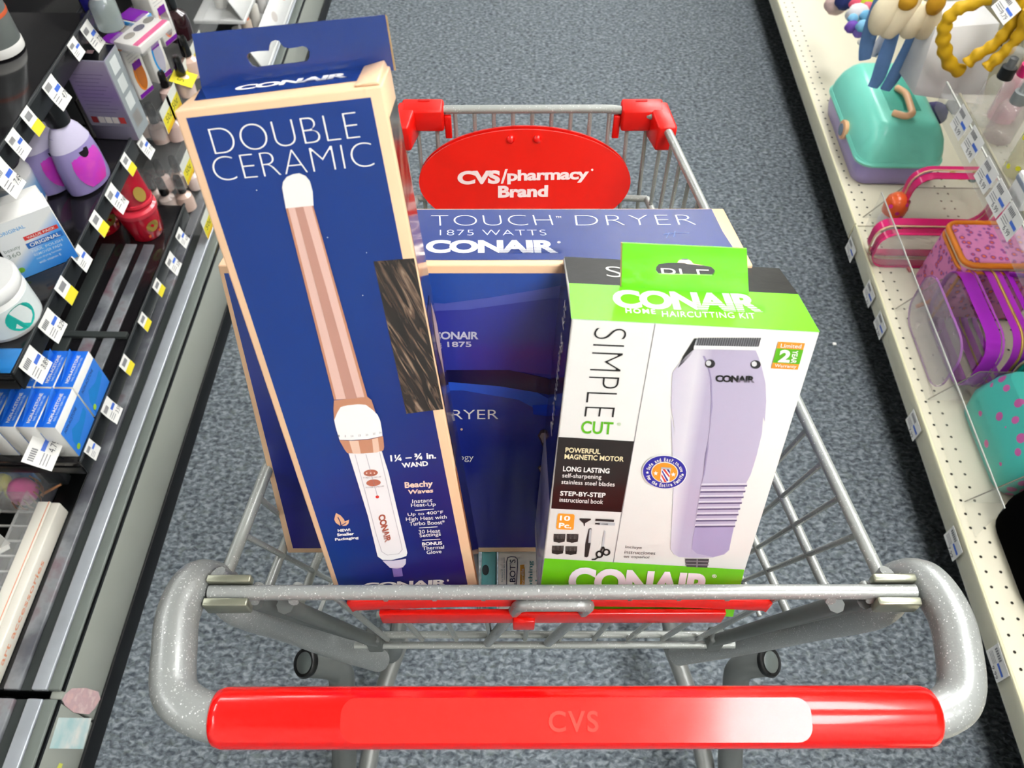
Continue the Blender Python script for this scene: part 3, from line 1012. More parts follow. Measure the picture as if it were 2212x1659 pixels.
GRYI = mat('B9BBBE', .3, noise=0, key='p')
for cx, cy in ((178, 965), (282, 965), (165, 1058), (272, 1062)):
    flat(f, [B(cx - 46, cy + 5), B(cx + 44, cy + 8), B(cx + 42, cy + 28), B(cx + 10, cy + 34), B(cx - 5, cy + 38), B(cx - 18, cy + 33), B(cx - 46, cy + 28)], DKI, W2, 'printed_guide_comb', 2)
    lines(f, [[B(cx - 42 + k * 10.5, cy + 8), B(cx - 40 + k * 10.5, cy - 32)] for k in range(9)], .00055, DKI, W2, 2)
flat(f, [B(*q) for q in ((340, 806), (430, 810), (428, 820), (395, 838), (382, 845), (380, 868), (372, 868), (370, 845), (350, 828), (338, 818))], DKI, W2, 'printed_brush', 2)
lines(f, [[B(472, 820), B(606, 826)]], .0018, DKI, W2, 2)
lines(f, [[B(495, 849), B(612, 853)]], .0022, GRYI, W2, 2)
lines(f, [[B(467, 847), B(495, 849)]], .0012, DKI, W2, 3)
text(f, 'CONAIR', B(512, 856), B(565, 858), B(513, 845), DKI, W2, 3, .02, 1)
flat(f, [B(*q) for q in ((412, 890), (425, 885), (436, 890), (425, 1000), (428, 1005), (408, 1110), (395, 1118), (378, 1112), (385, 1010))], DKI, W2, 'printed_comb', 2)
flat(f, [B(*q) for q in ((418, 892), (434, 892), (427, 1000), (408, 1000))], GRYI, W2, 'printed_comb', 3)
flat(f, [B(*q) for q in ((535, 902), (545, 910), (532, 1040), (512, 1040))], GRYI, W2, 'printed_scissors', 2)
lines(f, [[B(a, b) for a, b in ell((497, 1092), 23, 24, 16) + [(520, 1092)]], [B(a, b) for a, b in ell((552, 1076), 25, 22, 16) + [(577, 1076)]], [B(522, 1035), B(505, 1072)], [B(528, 1035), B(538, 1055)], [B(490, 1112), B(460, 1132), B(440, 1133)]], .0011, DKI, W2, 3)
text(f, 'Incluye', B(702, 1050), B(832, 1058), B(706, 1022), DKI, W2, 2, -.006, 3)
text(f, 'instrucciones', B(695, 1088), B(940, 1098), B(699, 1062), DKI, W2, 2, -.006, 3)
text(f, 'en español', B(688, 1126), B(890, 1134), B(692, 1098), DKI, W2, 2, -.006, 3)
logo(f, B(243, 1408), B(1362, 1462), B(258, 1190), mat('F4EAF0', .4, noise=0, key='p'), GRN, gp, 3, lines=4)
text(f, '®', B(1392, 1278), B(1428, 1280), B(1393, 1250), INKW, gp, 3, .01, 3)
text(f, 'HOME HAIRCUTTING KIT', B(560, 1462), B(1215, 1490), B(560, 1440), INKW, gp, 3, 0, 2)
# warranty label
wl = flat(f, [A(1800, 820), A(2000, 831), A(1945, 1029), A(1746, 1019)], ORG, W2, 'warranty_label', 2)
flat(f, [A(1787, 868), A(1987, 880), A(1957, 988), A(1758, 975)], mat('5DB416', .4, noise=0, key='p'), wl, 'warranty_band', 3)
text(f, 'Limited', A(1815, 862), A(1968, 868), A(1820, 832), INKW, wl, 4, .005, 3)
text(f, '2', A(1795, 970), A(1880, 976), A(1815, 876), INKW, wl, 4, .045, 5)
text(f, 'YEAR', A(1908, 882), A(1890, 978), A(1948, 886), INKW, wl, 4, .02, 3)
text(f, 'Warranty', A(1768, 1014), A(1930, 1022), A(1774, 984), INKW, wl, 4, .008, 3)
# printed clipper
LAV, LAVD, LAVL, LAVS = (mat(h, .35, noise=.02, key='p') for h in ('BDB3CC', '9A8FB2', 'D9D4E0', 'A79BC0'))
flat(f, [A(*q) for q in ((1175, 795), (1640, 862), (1180, 862), (1140, 930), (1050, 1018), (1090, 930))], mat('20201F', .3, noise=0, key='p'), W2, 'printed_blade_mount', 2)
body = [A(1165, 882), A(1200, 876), A(1630, 884), A(1650, 925), A(1680, 1020), A(1705, 1130), A(1710, 1260), A(1700, 1420), B(1800, 0), B(1790, 130), B(1750, 300), B(1700, 460), B(1664, 527), B(1620, 680), B(1570, 870), B(1540, 1000), B(1530, 1060), B(1490, 1095), B(1400, 1118), B(1250, 1122), B(1130, 1115), B(1085, 1090), B(1062, 1050), B(1075, 800), B(1085, 560), B(1075, 250), B(1068, 0), A(1030, 1500), A(1000, 1300), A(1008, 1100), A(1010, 1050), A(1060, 985), A(1110, 930)]
ramp = ramp_mat('clipper_print', [(.0, 'C9C3D4'), (.22, 'DAD6DF'), (.36, 'B6ADC6'), (1., 'BDB4CC')], rough=.35, coat=.2)
cb = flat(f, body, ramp, W2, 'printed_clipper', 2)
flat(f, [A(1235, 925), A(1270, 1000), A(1290, 1080), A(1300, 1250), A(1285, 1500), A(1255, 1659), B(1370, 200), B(1335, 450), B(1305, 540), B(1320, 480), B(1385, 0), A(1310, 1300), A(1302, 1100), A(1280, 985), A(1250, 925)], LAVD, cb, 'printed_clipper_edge', 3)
flat(f, [B(*q) for q in ((1258, 870), (1565, 862), (1540, 1000), (1525, 1055), (1485, 1090), (1400, 1113), (1270, 1085), (1232, 1050), (1240, 960))], LAVS, cb, 'printed_clipper_base', 3)
for k in range(8):
    t0 = k / 7
    xa, xb, y = 1312 - 50 * t0, 1665 - 95 * t0, 535 + 322 * t0
    lines(f, [[B(xa, y), B(xb, y - 4)]], .0016, LAVL, cb, 4)
    lines(f, [[B(xa, y + 12), B(xb, y + 9)]], .0013, mat('5F5478', .4, noise=0, key='p'), cb, 4)
flat(f, [A(*q) for q in ((1180, 822), (1190, 800), (1660, 808), (1640, 866), (1172, 858))], GRYI, cb, 'printed_blade', 3)
lines(f, [[A(1192 + k * 17.5, 850), A(1208 + k * 17.5, 792)] for k in range(27)], .0009, mat('55565A', .3, noise=0, key='p'), cb, 4)
lines(f, [[A(1178, 858), A(1640, 868)]], .0022, mat('E4E5E6', .3, noise=0, key='p'), cb, 5)
for cx, cy in ((1290, 982), (1630, 988)):
    flat(f, [A(a, b) for a, b in ell((cx, cy), 38, 32, 18)], mat('2A2A2C', .3, noise=0, key='p'), cb, 'printed_screw', 4)
    flat(f, [A(a, b) for a, b in ell((cx - 12, cy - 6), 20, 20, 14)], mat('D6D6D8', .3, noise=0, key='p'), cb, 'printed_screw', 5)
logo(f, A(1330, 1118), A(1622, 1126), A(1332, 1066), INKK, LAV, cb, 4)
flat(f, [B(*q) for q in ((1180, 1128), (1370, 1130), (1366, 1150), (1355, 1200), (1190, 1192), (1180, 1150))], mat('4A4246', .4, noise=.1, key='p'), W2, 'printed_cord', 2)
lines(f, [[B(1182, 1146), B(1366, 1150)], [B(1185, 1172), B(1362, 1176)], [B(1275, 1130), B(1272, 1195)]], .0009, mat('8A7F84', .4, noise=0, key='p'), W2, 3)
# round badge
BLUEI = mat('2C2C9C', .35, noise=0, key='p')
bc_, brx, bry, brt = B(1014, 432), 48.5, 36.5, R(3)
bd = flat(f, ell(bc_, brx, bry, 40, brt), INKW, cb, 'badge', 5)
flat(f, ell(bc_, brx * .965, bry * .965, 40, brt), BLUEI, bd, 'badge_ring', 6)
flat(f, ell(bc_, brx * .60, bry * .62, 32, brt), INKW, bd, 'badge_ring', 7)
flat(f, ell(bc_, brx * .565, bry * .58, 32, brt), ORG, bd, 'badge_centre', 8)
flat(f, [B(988, 392), B(1060, 400), B(1050, 508), B(975, 502)], INKW, bd, 'barber_pole', 9)
for q in (((995, 402), (1015, 400), (1052, 455), (1050, 470)), ((985, 455), (987, 440), (1030, 506), (1012, 506))):
    flat(f, [B(*p) for p in q], mat('D9403A', .35, noise=0, key='p'), bd, 'pole_stripe', 10)
for q in (((1025, 402), (1048, 404), (1056, 420), (1054, 440)), ((990, 422), (992, 408), (1044, 492), (1030, 500)), ((978, 490), (979, 478), (996, 504), (985, 504))):
    flat(f, [B(*p) for p in q], mat('3A3A9E', .35, noise=0, key='p'), bd, 'pole_stripe', 10)
flat(f, [B(985, 384), B(1065, 390), B(1062, 404), B(983, 398)], GRYI, bd, 'pole_cap', 11)


def star(c, r_, k=.42):
    return [(c[0] + (r_ if i % 2 == 0 else r_ * k) * math.sin(i * math.pi / 5), c[1] - (r_ if i % 2 == 0 else r_ * k) * math.cos(i * math.pi / 5)) for i in range(10)]


for q, r_ in (((942, 437), 20), ((1082, 446), 20), ((876, 431), 14), ((1155, 449), 14)):
    flat(f, [B(a, b) for a, b in star(q, r_)], INKW, bd, 'badge_star', 9)


def arc_text(s, a0, a1, top):
    n_ = len(s)
    for i, ch in enumerate(s):
        if ch == ' ':
            continue
        a = R(a0 + (a1 - a0) * (i + .5) / n_)
        ux_, uy_ = math.cos(a), math.sin(a)
        rr_ = .765
        c_ = (bc_[0] + brx * rr_ * ux_, bc_[1] + bry * rr_ * uy_)
        tx, ty = (-uy_, ux_) if top else (uy_, -ux_)
        ox, oy = (ux_, uy_) if top else (-ux_, -uy_)
        _, _, x0, x1, y0, y1 = glyphs(ch, .02, 2)
        w_, h_ = (x1 - x0) * 8.2, 7.6 * min(1, (y1 - y0) / .68)
        base = (c_[0] - ox * 3.8, c_[1] - oy * 3.8)
        sx_, sy_ = (w_ / 2) * tx, (w_ / 2) * ty
        text(f, ch, (base[0] - sx_, base[1] - sy_), (base[0] + sx_, base[1] + sy_), (base[0] - sx_ + ox * h_, base[1] - sy_ + oy * h_), INKW, bd, 8, .02, 2)


arc_text('Safe and Easy-to-use', 192, 358, True)
arc_text('For the Entire Family', 166, 14, False)
# top face
t_ = F2['t']
tg = flat(t_, [(1234, 689), (1771, 718), (1724, 636), (1229, 612)], GRNB, W2, 'top_band', 1)
tb = flat(t_, [(1229, 612), (1724, 636), (1683, 580), (1219, 555)], mat('0A0A0B', .3, noise=.5, scale=90, coat=.12, bump=.1, key='blktop'), W2, 'top_panel', 1)
logo(t_, A(575, 575), A(1690, 608), A(556, 437), INKW, GRNB, tg, 2)
text(t_, 'HOME', A(662, 612), A(887, 622), A(657, 576), INKW, tg, 2, .022, 3, 1.25)
text(t_, 'HAIRCUTTING KIT', A(935, 640), A(1632, 655), A(930, 598), INKW, tg, 2, -.004, 3, 1.1)
text(t_, 'S', A(520, 340), A(640, 348), A(508, 262), INKW, tb, 2, -.014, 6)
text(t_, 'IMPLE', A(660, 350), A(1310, 372), A(650, 268), INKW, tb, 2, -.014, 6)
# upright hang tab
pa, pb = t_.px(A(632, 418)), t_.px(A(1578, 462))
bb = (pa[1] + pb[1]) / 2
tabf2 = Face(t_.at(0, bb), ax2[1], (ax2[3] * 1.0 - ax2[2] * .05).normalized())
hole2 = [A(*q) for q in ((886, 290), (890, 262), (910, 240), (980, 232), (1045, 232), (1060, 212), (1085, 202), (1120, 202), (1145, 215), (1165, 238), (1250, 252), (1300, 262), (1325, 285), (1328, 305), (1312, 327), (1100, 322), (910, 318))]
flat(tabf2, [A(638, 85), A(1565, 128), A(1580, 464), A(630, 418)], GRNB, W2, 'hang_tab', 2, holes=[hole2], thick=.0012)
flat(tabf2, [A(628, 86), A(638, 85), A(632, 418), A(622, 412)], KRAFT, W2, 'tab_edge', 0, thick=.001)
# left side face: picture print
l = F2['l']
flat(l, rect(.001, h2 * .42, d2 - .001, h2 * .995), mat('171B4E', .12, noise=.2, scale=30, coat=.5, key='lside'), W2, 'side_panel', 1, raw=True)
flat(l, rect(.001, .012, d2 - .001, h2 * .42), ramp_mat('clipper_side_print', [(.3, '6B5E92'), (.5, 'B7B5CE'), (.62, 'D8D8E2'), (.75, '8C6A9A')], 'Object', nscale=26, kind='noise', rough=.3), W2, 'side_panel', 1, raw=True)
text(l, 'haircutting kit', (d2 * .68, h2 * .55), (d2 * .68, h2 * .96), (d2 * .42, h2 * .55), INKW, W2, 2, -.01, 2, raw=True)

# ---------------- hair dryer box
W3, B3, F3, w3, d3, h3, ax3 = carton('hair_dryer_box', 'wide navy hair dryer box with peach edges at the back of the cart', (-.2226, .3251, .60), (.9996, .0293, -.0048), (-.0295, .9588, -.2824), (-.0037, .2824, .9593), (.3907, .0984, .31), .785, PEACH)
f = F3['f']
A = crop(860, 200, 3.16)
B = crop(500, 400, 3.687)
C = crop(500, 830, 3.385)
D_ = crop(900, 900, 4.365)
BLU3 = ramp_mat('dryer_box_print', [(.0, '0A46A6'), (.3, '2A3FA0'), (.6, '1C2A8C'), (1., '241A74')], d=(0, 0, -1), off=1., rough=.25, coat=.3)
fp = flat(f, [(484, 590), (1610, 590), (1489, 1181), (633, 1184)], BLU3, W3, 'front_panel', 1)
P1, P2, P3 = (mat(h, .28, noise=.04, coat=.3, key='p3') for h in ('4A56B0', '2C349A', '0C0F40'))
flat(f, [(900, 652), (960, 655), (1060, 642), (1180, 622), (1228, 612), (1228, 700), (1060, 712), (950, 700), (900, 690)], P1, fp, 'printed_swoosh', 2)
flat(f, [(900, 672), (1010, 668), (1140, 650), (1228, 640), (1228, 812), (1100, 800), (960, 802), (900, 800)], P2, fp, 'printed_dryer', 3)
flat(f, [(900, 795), (970, 798), (1100, 798), (1180, 815), (1228, 835), (1228, 872), (1180, 850), (1080, 833), (975, 824), (900, 826)], P3, fp, 'printed_shadow', 4)
flat(f, [(900, 826), (975, 824), (1080, 833), (1160, 846), (1200, 868), (1200, 905), (1120, 862), (1000, 842), (900, 842)], mat('2D5BD2', .28, noise=.03, coat=.3, key='p3'), fp, 'printed_highlight', 4)
flat(f, [(1150, 873), (1185, 872), (1205, 880), (1205, 892), (1180, 897), (1152, 893)], mat('1746D8', .2, noise=0, key='p3'), fp, 'printed_button', 5)
for q in (((1142, 170), (1170, 120), (1205, 112), (1230, 130), (1200, 270), (1190, 280), (1165, 215)), ((1142, 470), (1165, 450), (1185, 455), (1195, 500), (1170, 525), (1158, 505))):
    flat(f, [D_(*p) for p in q], mat('3A2C36', .3, noise=0, key='p3'), fp, 'printed_diamond', 5)
    cxx, cyy = sum(p[0] for p in q) / len(q), sum(p[1] for p in q) / len(q)
    flat(f, [D_(cxx + (p[0] - cxx) * .6, cyy + (p[1] - cyy) * .6) for p in q], mat('AFA2A2', .3, noise=0, key='p3'), fp, 'printed_diamond', 6)
LINK = mat('C9C9DC', .4, noise=0, key='p3')
text(f, 'CONAIR', B(1600, 1222), B(1968, 1222), B(1600, 1160), LINK, fp, 5, .03, 4, .95, 'wordmark')
text(f, '1875', B(1722, 1283), B(1913, 1282), B(1718, 1240), LINK, fp, 5, .02, 4)
text(f, 'DRYER', C(1500, 250), C(1952, 248), C(1496, 182), INKW, fp, 5, -.006, 4)
text(f, 'Technology', C(1400, 562), C(1772, 562), C(1396, 505), INKW, fp, 5, -.002, 3)
flat(f, ell(D_(424, 112), 2.6, 2.6, 10), PEACH, fp, 'print_dot', 5)
t_ = F3['t']
NAVY3 = mat('12317E', .16, noise=.12, scale=22, coat=.6, bump=.06, key='navy3')
tp = flat(t_, [A(60, 800), A(2140, 797), A(2212, 945), (1600, 561), (560, 563), (600, 470)], NAVY3, W3, 'top_panel', 1)
text(t_, 'TOUCH', A(228, 912), A(1060, 908), A(224, 842), INKW, tp, 2, -.029, 6, 1.05)
text(t_, 'DRYER', A(1215, 911), A(2038, 906), A(1205, 842), INKW, tp, 2, -.029, 6, 1.05)
text(t_, '1875 WATTS', A(285, 978), A(1015, 978), A(285, 940), mat('C6CBE0', .4, noise=0, key='p3'), tp, 2, -.016, 4, 1.1)
text(t_, '®', A(1085, 1032), A(1110, 1032), A(1085, 1018), INKW, tp, 2, 0, 2)
logo(t_, A(185, 1098), A(1092, 1098), A(195, 1010), INKW, NAVY3, tp, 2)
text(t_, 'TM', A(1075, 860), A(1112, 860), A(1075, 848), INKW, tp, 2, -.01, 2)
lines(t_, [[A(1812, 970), A(1900, 958), A(1985, 962)], [A(1830, 995), A(1850, 960)], [A(1880, 990), A(1890, 950)]], .0005, mat('5B78B6', .4, noise=0, key='p3'), tp, 2, 'scratch')
flat(F3['r'], rect(.006, .006, d3 - .004, h3 - .006), NAVY3, W3, 'side_panel', 1, raw=True)
flat(F3['l'], rect(.006, .006, d3 - .004, h3 - .006), NAVY3, W3, 'side_panel', 1, raw=True)

# ---------------- small packs lying under the boxes
G = crop(900, 900, 4.365)
zt = .7500
ft = Face((0, .2, zt), (math.cos(CR_), math.sin(CR_), 0), (-math.sin(CR_), math.cos(CR_), 0))
YF = ft.px((1106, 1283))[1]


def slab(name, label, px0, y0, y1, top, h, m):
    (a0, a1) = px0
    p = [ft.px((a0, 1235)), ft.px((a1, 1235))]
    x0, x1 = p[0][0], p[1][0]
    t = thing(name, label, 'box', ft.at((x0 + x1) / 2, (y0 + y1) / 2, -h))
    c = [ft.at(x0, y0, -h), ft.at(x1, y0, -h), ft.at(x1, y1, -h), ft.at(x0, y1, -h)]
    obj('carton_body', bevelled(hexa(c + [q + V((0, 0, h)) for q in c]), .0008, 1), m, t)
    return t
tt = slab('tablet_box', 'white box of baby soothing tablets lying under the dryer box', (1076, 1250), YF, .16, 0, .05, mat('F3F1E8', .4, noise=.02, key='tab'))
TEALI = mat('5F9C9A', .4, noise=0, key='p')
fr_ = [G(*q) for q in ((850, 1700), (848, 1370), (860, 1330), (890, 1322), (930, 1325), (950, 1345), (952, 1380), (935, 1700))]
lines(ft, [fr_], .0006, mat('4A4F62', .4, noise=0, key='p'), tt, 2)
text(ft, "TALBOT'S", G(932, 1720), G(932, 1348), G(875, 1720), mat('3C3F52', .4, noise=0, key='p'), tt, 2, .004, 3)
flat(ft, [G(975, 1700), G(975, 1400), G(1018, 1396), G(1010, 1412), G(1018, 1428), G(1016, 1700)], mat('F0AE3C', .4, noise=0, key='p'), tt, 'print_ribbon', 2)
text(ft, 'chamomilla', G(1010, 1690), G(1010, 1435), G(982, 1690), INKW, tt, 3, .004, 2)
text(ft, 'soothing', G(1105, 1720), G(1105, 1362), G(1052, 1720), TEALI, tt, 2, .014, 3)
text(ft, 'tablets', G(1158, 1720), G(1158, 1392), G(1118, 1720), TEALI, tt, 2, .014, 3)
text(ft, 'For babies of', G(812, 1560), G(812, 1440), G(800, 1560), TEALI, tt, 2, 0, 1)
text(ft, 'teething age 3m+', G(834, 1540), G(834, 1330), G(820, 1540), TEALI, tt, 2, 0, 1)
tk = slab('teal_hang_pack', 'small teal pack with a round hang hole under the dryer box', (1040, 1071), YF, .16, 0, .05, mat('6FC1C2', .25, noise=.04, coat=.4, key='teal'))
flat(ft, [G(a, b) for a, b in ell((650, 1447), 32, 50, 20)], mat('3F4A4A', .4, key='p'), tk, 'hang_hole', 1)

# ================================================================ goods on the left shelving
def rail_face(X, sgn=1):
    return Face((X, 0, 0), (0, sgn, 0), (0, 0, 1))


TAGW = mat('F6F5F0', .5, noise=.02, key='tag')
TAGY = mat('F2E13A', .45, noise=.03, key='tagy')
TAGB = mat('4A74D6', .45, noise=.05, key='tagb')
TAGK = mat('8E8E90', .5, noise=.1, key='tagk')
TINK = mat('3B3B44', .5, noise=0, key='tagi')


def price_tag(X, px, w, h, label, price='', kind='L', sgn=1, tilt=14, z=None, group='shelf price tags'):
    p = on_x(px[0], px[1], X) if z is None else on_z(px[0], px[1], z)
    p = p + V((sgn * .003, 0, -h * .14))
    t_ = R(tilt)
    n = V((sgn * math.cos(t_), 0, math.sin(t_)))
    f = Face(p, (0, sgn, 0), (-sgn * math.sin(t_), 0, math.cos(t_)))
    root = thing('price_tag', label, 'price tag', p, 0, group)
    # gently curled card
    vs, fs = [], []
    N = 5
    for i in range(N + 1):
        b = -h / 2 + h * i / N
        curl = .16 * h * ((i / N - .75) ** 2) * (1 if kind == 'L' else .3)
        for a in (-w / 2, w / 2):
            vs.append(f.at(a, b, curl))
    m = len(vs)
    vs += [v - f.n * .0004 for v in vs]
    for i in range(N):
        q = (2 * i, 2 * i + 1, 2 * i + 3, 2 * i + 2)
        fs += [q, tuple(m + k for k in reversed(q)), (q[0], q[3], m + q[3], m + q[0]), (q[1], m + q[1], m + q[2], q[2])]
    fs += [(0, m, m + 1, 1), (m - 2, m - 1, 2 * m - 1, 2 * m - 2)]
    obj('card', mesh(vs, fs, True, 30), TAGW, root)

    def band(a0, b0, a1, b1, mm, name, lv):
        r4 = []
        for a, b in ((a0, b0), (a1, b0), (a1, b1), (a0, b1)):
            c = .16 * h * (((b + h / 2) / h - .75) ** 2) * (1 if kind == 'L' else .3)
            r4.append(f.at(a, b, c + .0005 + lv * .0003))
        obj(name, mesh(r4, [(0, 1, 2, 3)]), mm, root)
    if kind == 'Y':
        band(-w / 2, -h / 2, w / 2, -h * .08, TAGY, 'sale_band', 0)
        band(-w * .3, h * .1, w * .3, h * .35, TAGK, 'barcode', 0)
    else:
        for k in range(6):
            band(-w * .40 + k * w * .075, h * .16, -w * .40 + k * w * .075 + w * .05, h * .36, TAGK, 'barcode', 0)
        band(w * .02, -h * .05, w * .44, h * .09, TAGB, 'price_band', 0)
        for k in range(3):
            band(-w * .42, -h * (.08 + .1 * k), -w * .02, -h * (.05 + .1 * k), TAGK, 'small_print', 0)
        if price:
            f2 = Face(f.at(0, 0, .16 * h * .55 + .0005), f.u, f.v)
            text(f2, price, (w * .04, -h * .34), (w * .44, -h * .34), (w * .04, -h * .12), TINK, root, 3, 0, 2, raw=True)
    return root


X1, X2, X3 = -.704, -.688, -.671
for X, px, w, h, kind, pr, lb in (
        (X1, (191, 70), .040, .052, 'L', '7.29', 'curled white price tag nearest the nail kits on the top black shelf'),
        (X1, (158, 100), .034, .034, 'S', '', 'small flat price tag beside the curled tag on the top black shelf'),
        (X1, (111, 190), .044, .055, 'L', '4.79', 'curled white price tag above the purple bottle caps'),
        (X1, (62, 255), .030, .045, 'Y', '', 'white and yellow tag on the top black shelf above the purple bottles'),
        (X1, (31, 305), .034, .044, 'S', '', 'small flat price tag at the left end of the top black shelf'),
        (X1, (4, 376), .044, .056, 'L', '7.49', 'cut-off white price tag at the picture edge over the white jar'),
        (X2, (308, 312), .036, .045, 'L', '7.79', 'white price tag under the grey nail kit box'),
        (X2, (271, 350), .030, .042, 'Y', '', 'white and yellow tag right of the purple bottles'),
        (X2, (243, 422), .040, .055, 'L', '7.49', 'curled white price tag below the right purple bottle'),
        (X2, (207, 478), .032, .046, 'Y', '', 'white and yellow tag left of the red tubs'),
        (X2, (170, 553), .036, .042, 'S', '', 'small flat price tag beside the blue and white pad box'),
        (X2, (135, 622), .034, .046, 'Y', '', 'white and yellow tag right of the teal jar'),
        (X2, (104, 698), .046, .048, 'L', '5.29', 'curled white price tag below the teal jar'),
        (X2, (66, 782), .048, .052, 'L', '3.89', 'large white price tag at the end of the middle black shelf'),
        (X3, (388, 510), .034, .040, 'L', '4.29', 'curled white price tag beyond the red tubs on the low shelf'),
        (X3, (368, 565), .040, .044, 'L', '3.29', 'second curled white price tag beyond the empty low shelf'),
        (X3, (338, 618), .030, .034, 'Y', '', 'far white and yellow tag on the empty low shelf'),
        (X3, (307, 692), .030, .034, 'Y', '', 'middle white and yellow tag on the empty low shelf'),
        (X3, (268, 785), .032, .036, 'Y', '', 'near white and yellow tag on the empty low shelf'),
        (X3, (233, 882), .038, .046, 'L', '3.59', 'curled white price tag in front of the blue pad boxes'),
        (X3, (193, 968), .030, .034, 'S', '', 'small flat tag at the corner of the blue pad boxes')):
    price_tag(X, px, w * .82, h * .82, lb, pr, kind)
price_tag(0, (84, 972), .050, .042, 'big white price tag hanging over the sponge packs', '4.79', 'S', 1, 50, .31)

# purple nail polish remover bottles
LILAC = mat('9C90C6', .28, noise=.05, scale=14, coat=.3, key='lil')
LILACL = mat('CFC9E2', .3, noise=.03, key='lil2')
MAG = ramp_mat('magenta_label', [(.3, 'D8289A'), (.5, 'CC3CC6'), (.62, 'E058C0'), (.75, 'F28E7C')], 'Object', nscale=14, kind='noise', rough=.3)
CAPK = mat('1C1D1F', .3, noise=.1, coat=.3, key='cap')


def remover(loc, lb, h=.165, rz=0.):
    t = thing('nail_polish_remover_bottle', lb, 'bottle', loc, rz, 'lilac remover bottles')
    turned('bottle_body', [(.033, 0), (.040, .004), (.0415, .012), (.0405, h * .28), (.036, h * .46), (.027, h * .58), (.017, h * .65), (.014, h * .68), (.014, h * .72)], LILAC, t, 28, .62, 1.)
    turned('bottle_shoulder', [(.0365, h * .455), (.0275, h * .575), (.0175, h * .648)], LILACL, t, 28, .632, 1.006)
    turned('cap', [(.0170, h * .66), (.0180, h * .67), (.0170, h * .985), (.0150, h), (.006, h)], CAPK, t, 24)
    # label wraps the side that faces the aisle
    vs, fs = [], []
    n, mrows = 10, 8
    for j in range(mrows + 1):
        tt = j / mrows
        z = h * (.07 + .47 * tt)
        pr = .0418 if z < h * .28 else .0418 + (.027 - .0418) * ((z - h * .28) / (h * .30))
        half = 44 * math.sqrt(max(.02, 1 - (2 * tt - .95) ** 2 * .85))
        for i in range(n + 1):
            a = R(-half + 2 * half * i / n)
            vs.append((pr * .64 * math.cos(a), pr * 1.012 * math.sin(a), z))
    for j in range(mrows):
        for i in range(n):
            a = j * (n + 1) + i
            fs.append((a, a + 1, a + n + 2, a + n + 1))
    l = obj('label', mesh(vs, fs, True), MAG, t, True)
    vs = []
    for k in range(14):
        a = 2 * math.pi * k / 14
        z = h * (.42 + .07 * math.sin(a))
        pr = .0418 + (.026 - .0418) * ((z - h * .28) / (h * .30))
        b = .26 * math.cos(a)
        vs.append((pr * .668 * math.cos(b), pr * 1.02 * math.sin(b), z))
    obj('label_badge', mesh(vs, [tuple(range(14))]), mat('17141C', .3, noise=.2, key='badge'), l, True)
    return t


for X_, h_, lb in ((-.722, .178, 'lilac remover bottle with magenta label, nearest the shelf edge'), (-.772, .172, 'middle lilac remover bottle with magenta label on the black shelf'), (-.822, .168, 'third lilac remover bottle from the shelf edge'), (-.872, .160, 'mostly hidden lilac remover bottle behind the white jar')):
    remover((X_, 1.045 - .10 * (X_ + .722) * 0, .4505), lb, h_, R(-22))


# grey and purple nail kit box
def free_box(name, label, P, ux, uy, W, D, H, m, cat='box', group=None, bev=.0008):
    """upright carton: P is its bottom corner, ux and uy run along its base"""
    P, ux = V(P), V(ux).normalized()
    uz = V((0, 0, 1))
    uy = uz.cross(ux)
    t = thing(name, label, cat, P + ux * W / 2 + uy * D / 2, 0, group)
    c = [P, P + ux * W, P + ux * W + uy * D, P + uy * D]
    obj('carton_body', bevelled(hexa(c + [q + uz * H for q in c]), bev, 1), m, t)
    return t, Face(P, ux, uz), Face(P + ux * W, uy, uz), Face(P + uz * H, ux, uy)


p0 = on_z(190, 297, .4505)
kit, fa, fb, fc = free_box('nail_kit_box', 'grey and purple nail kit box with black lid beside the lilac bottles', (-.752, 1.165, .4505), (.99, -.05, 0), None, .075, .05, .150, mat('8F8A9E', .35, noise=.06, coat=.2, key='kit'))
flat(fa, rect(.002, .028, .073, .148), ramp_mat('kit_print', [(.0, '8E8D99'), (.5, '8A76A6'), (1., 'A89DB4')], d=(0, 0, 1)), kit, 'front_print', 1, raw=True)
lines(fa, [[(.010, .125 - k * .007), (.062 - (k % 3) * .006, .125 - k * .007)] for k in range(11)], .0007, mat('55486A', .5, noise=0, key='p'), kit, 2, raw=True)
for k in range(5):
    flat(fa, rect(.008 + k * .012, .034, .0185 + k * .012, .046), mat(('8C2A2C', 'D8D2CC', 'E4DED6', 'DCD6CE', 'C8403C')[k], .4, key='p'), kit, 'step_picture', 2, raw=True)
flat(fb, rect(.001, .001, .049, .149), mat('A9B0B2', .2, metal=.2, noise=.1, key='kits'), kit, 'side_panel', 1, raw=True)
for k in range(4):
    flat(fb, rect(.012, .018 + k * .033, .036, .043 + k * .033), mat('D9DEDC' if k else '8D8A86', .3, key='p'), kit, 'side_window', 2, raw=True)
flat(fc, rect(.001, .001, .074, .049), mat('0E0E10', .2, noise=.2, coat=.4, key='kitlid'), kit, 'lid', 1, raw=True)
flat(fc, rect(.016, .020, .048, .030), mat('C9A7A8', .4, key='p'), kit, 'hand_slot_card', 2, raw=True)

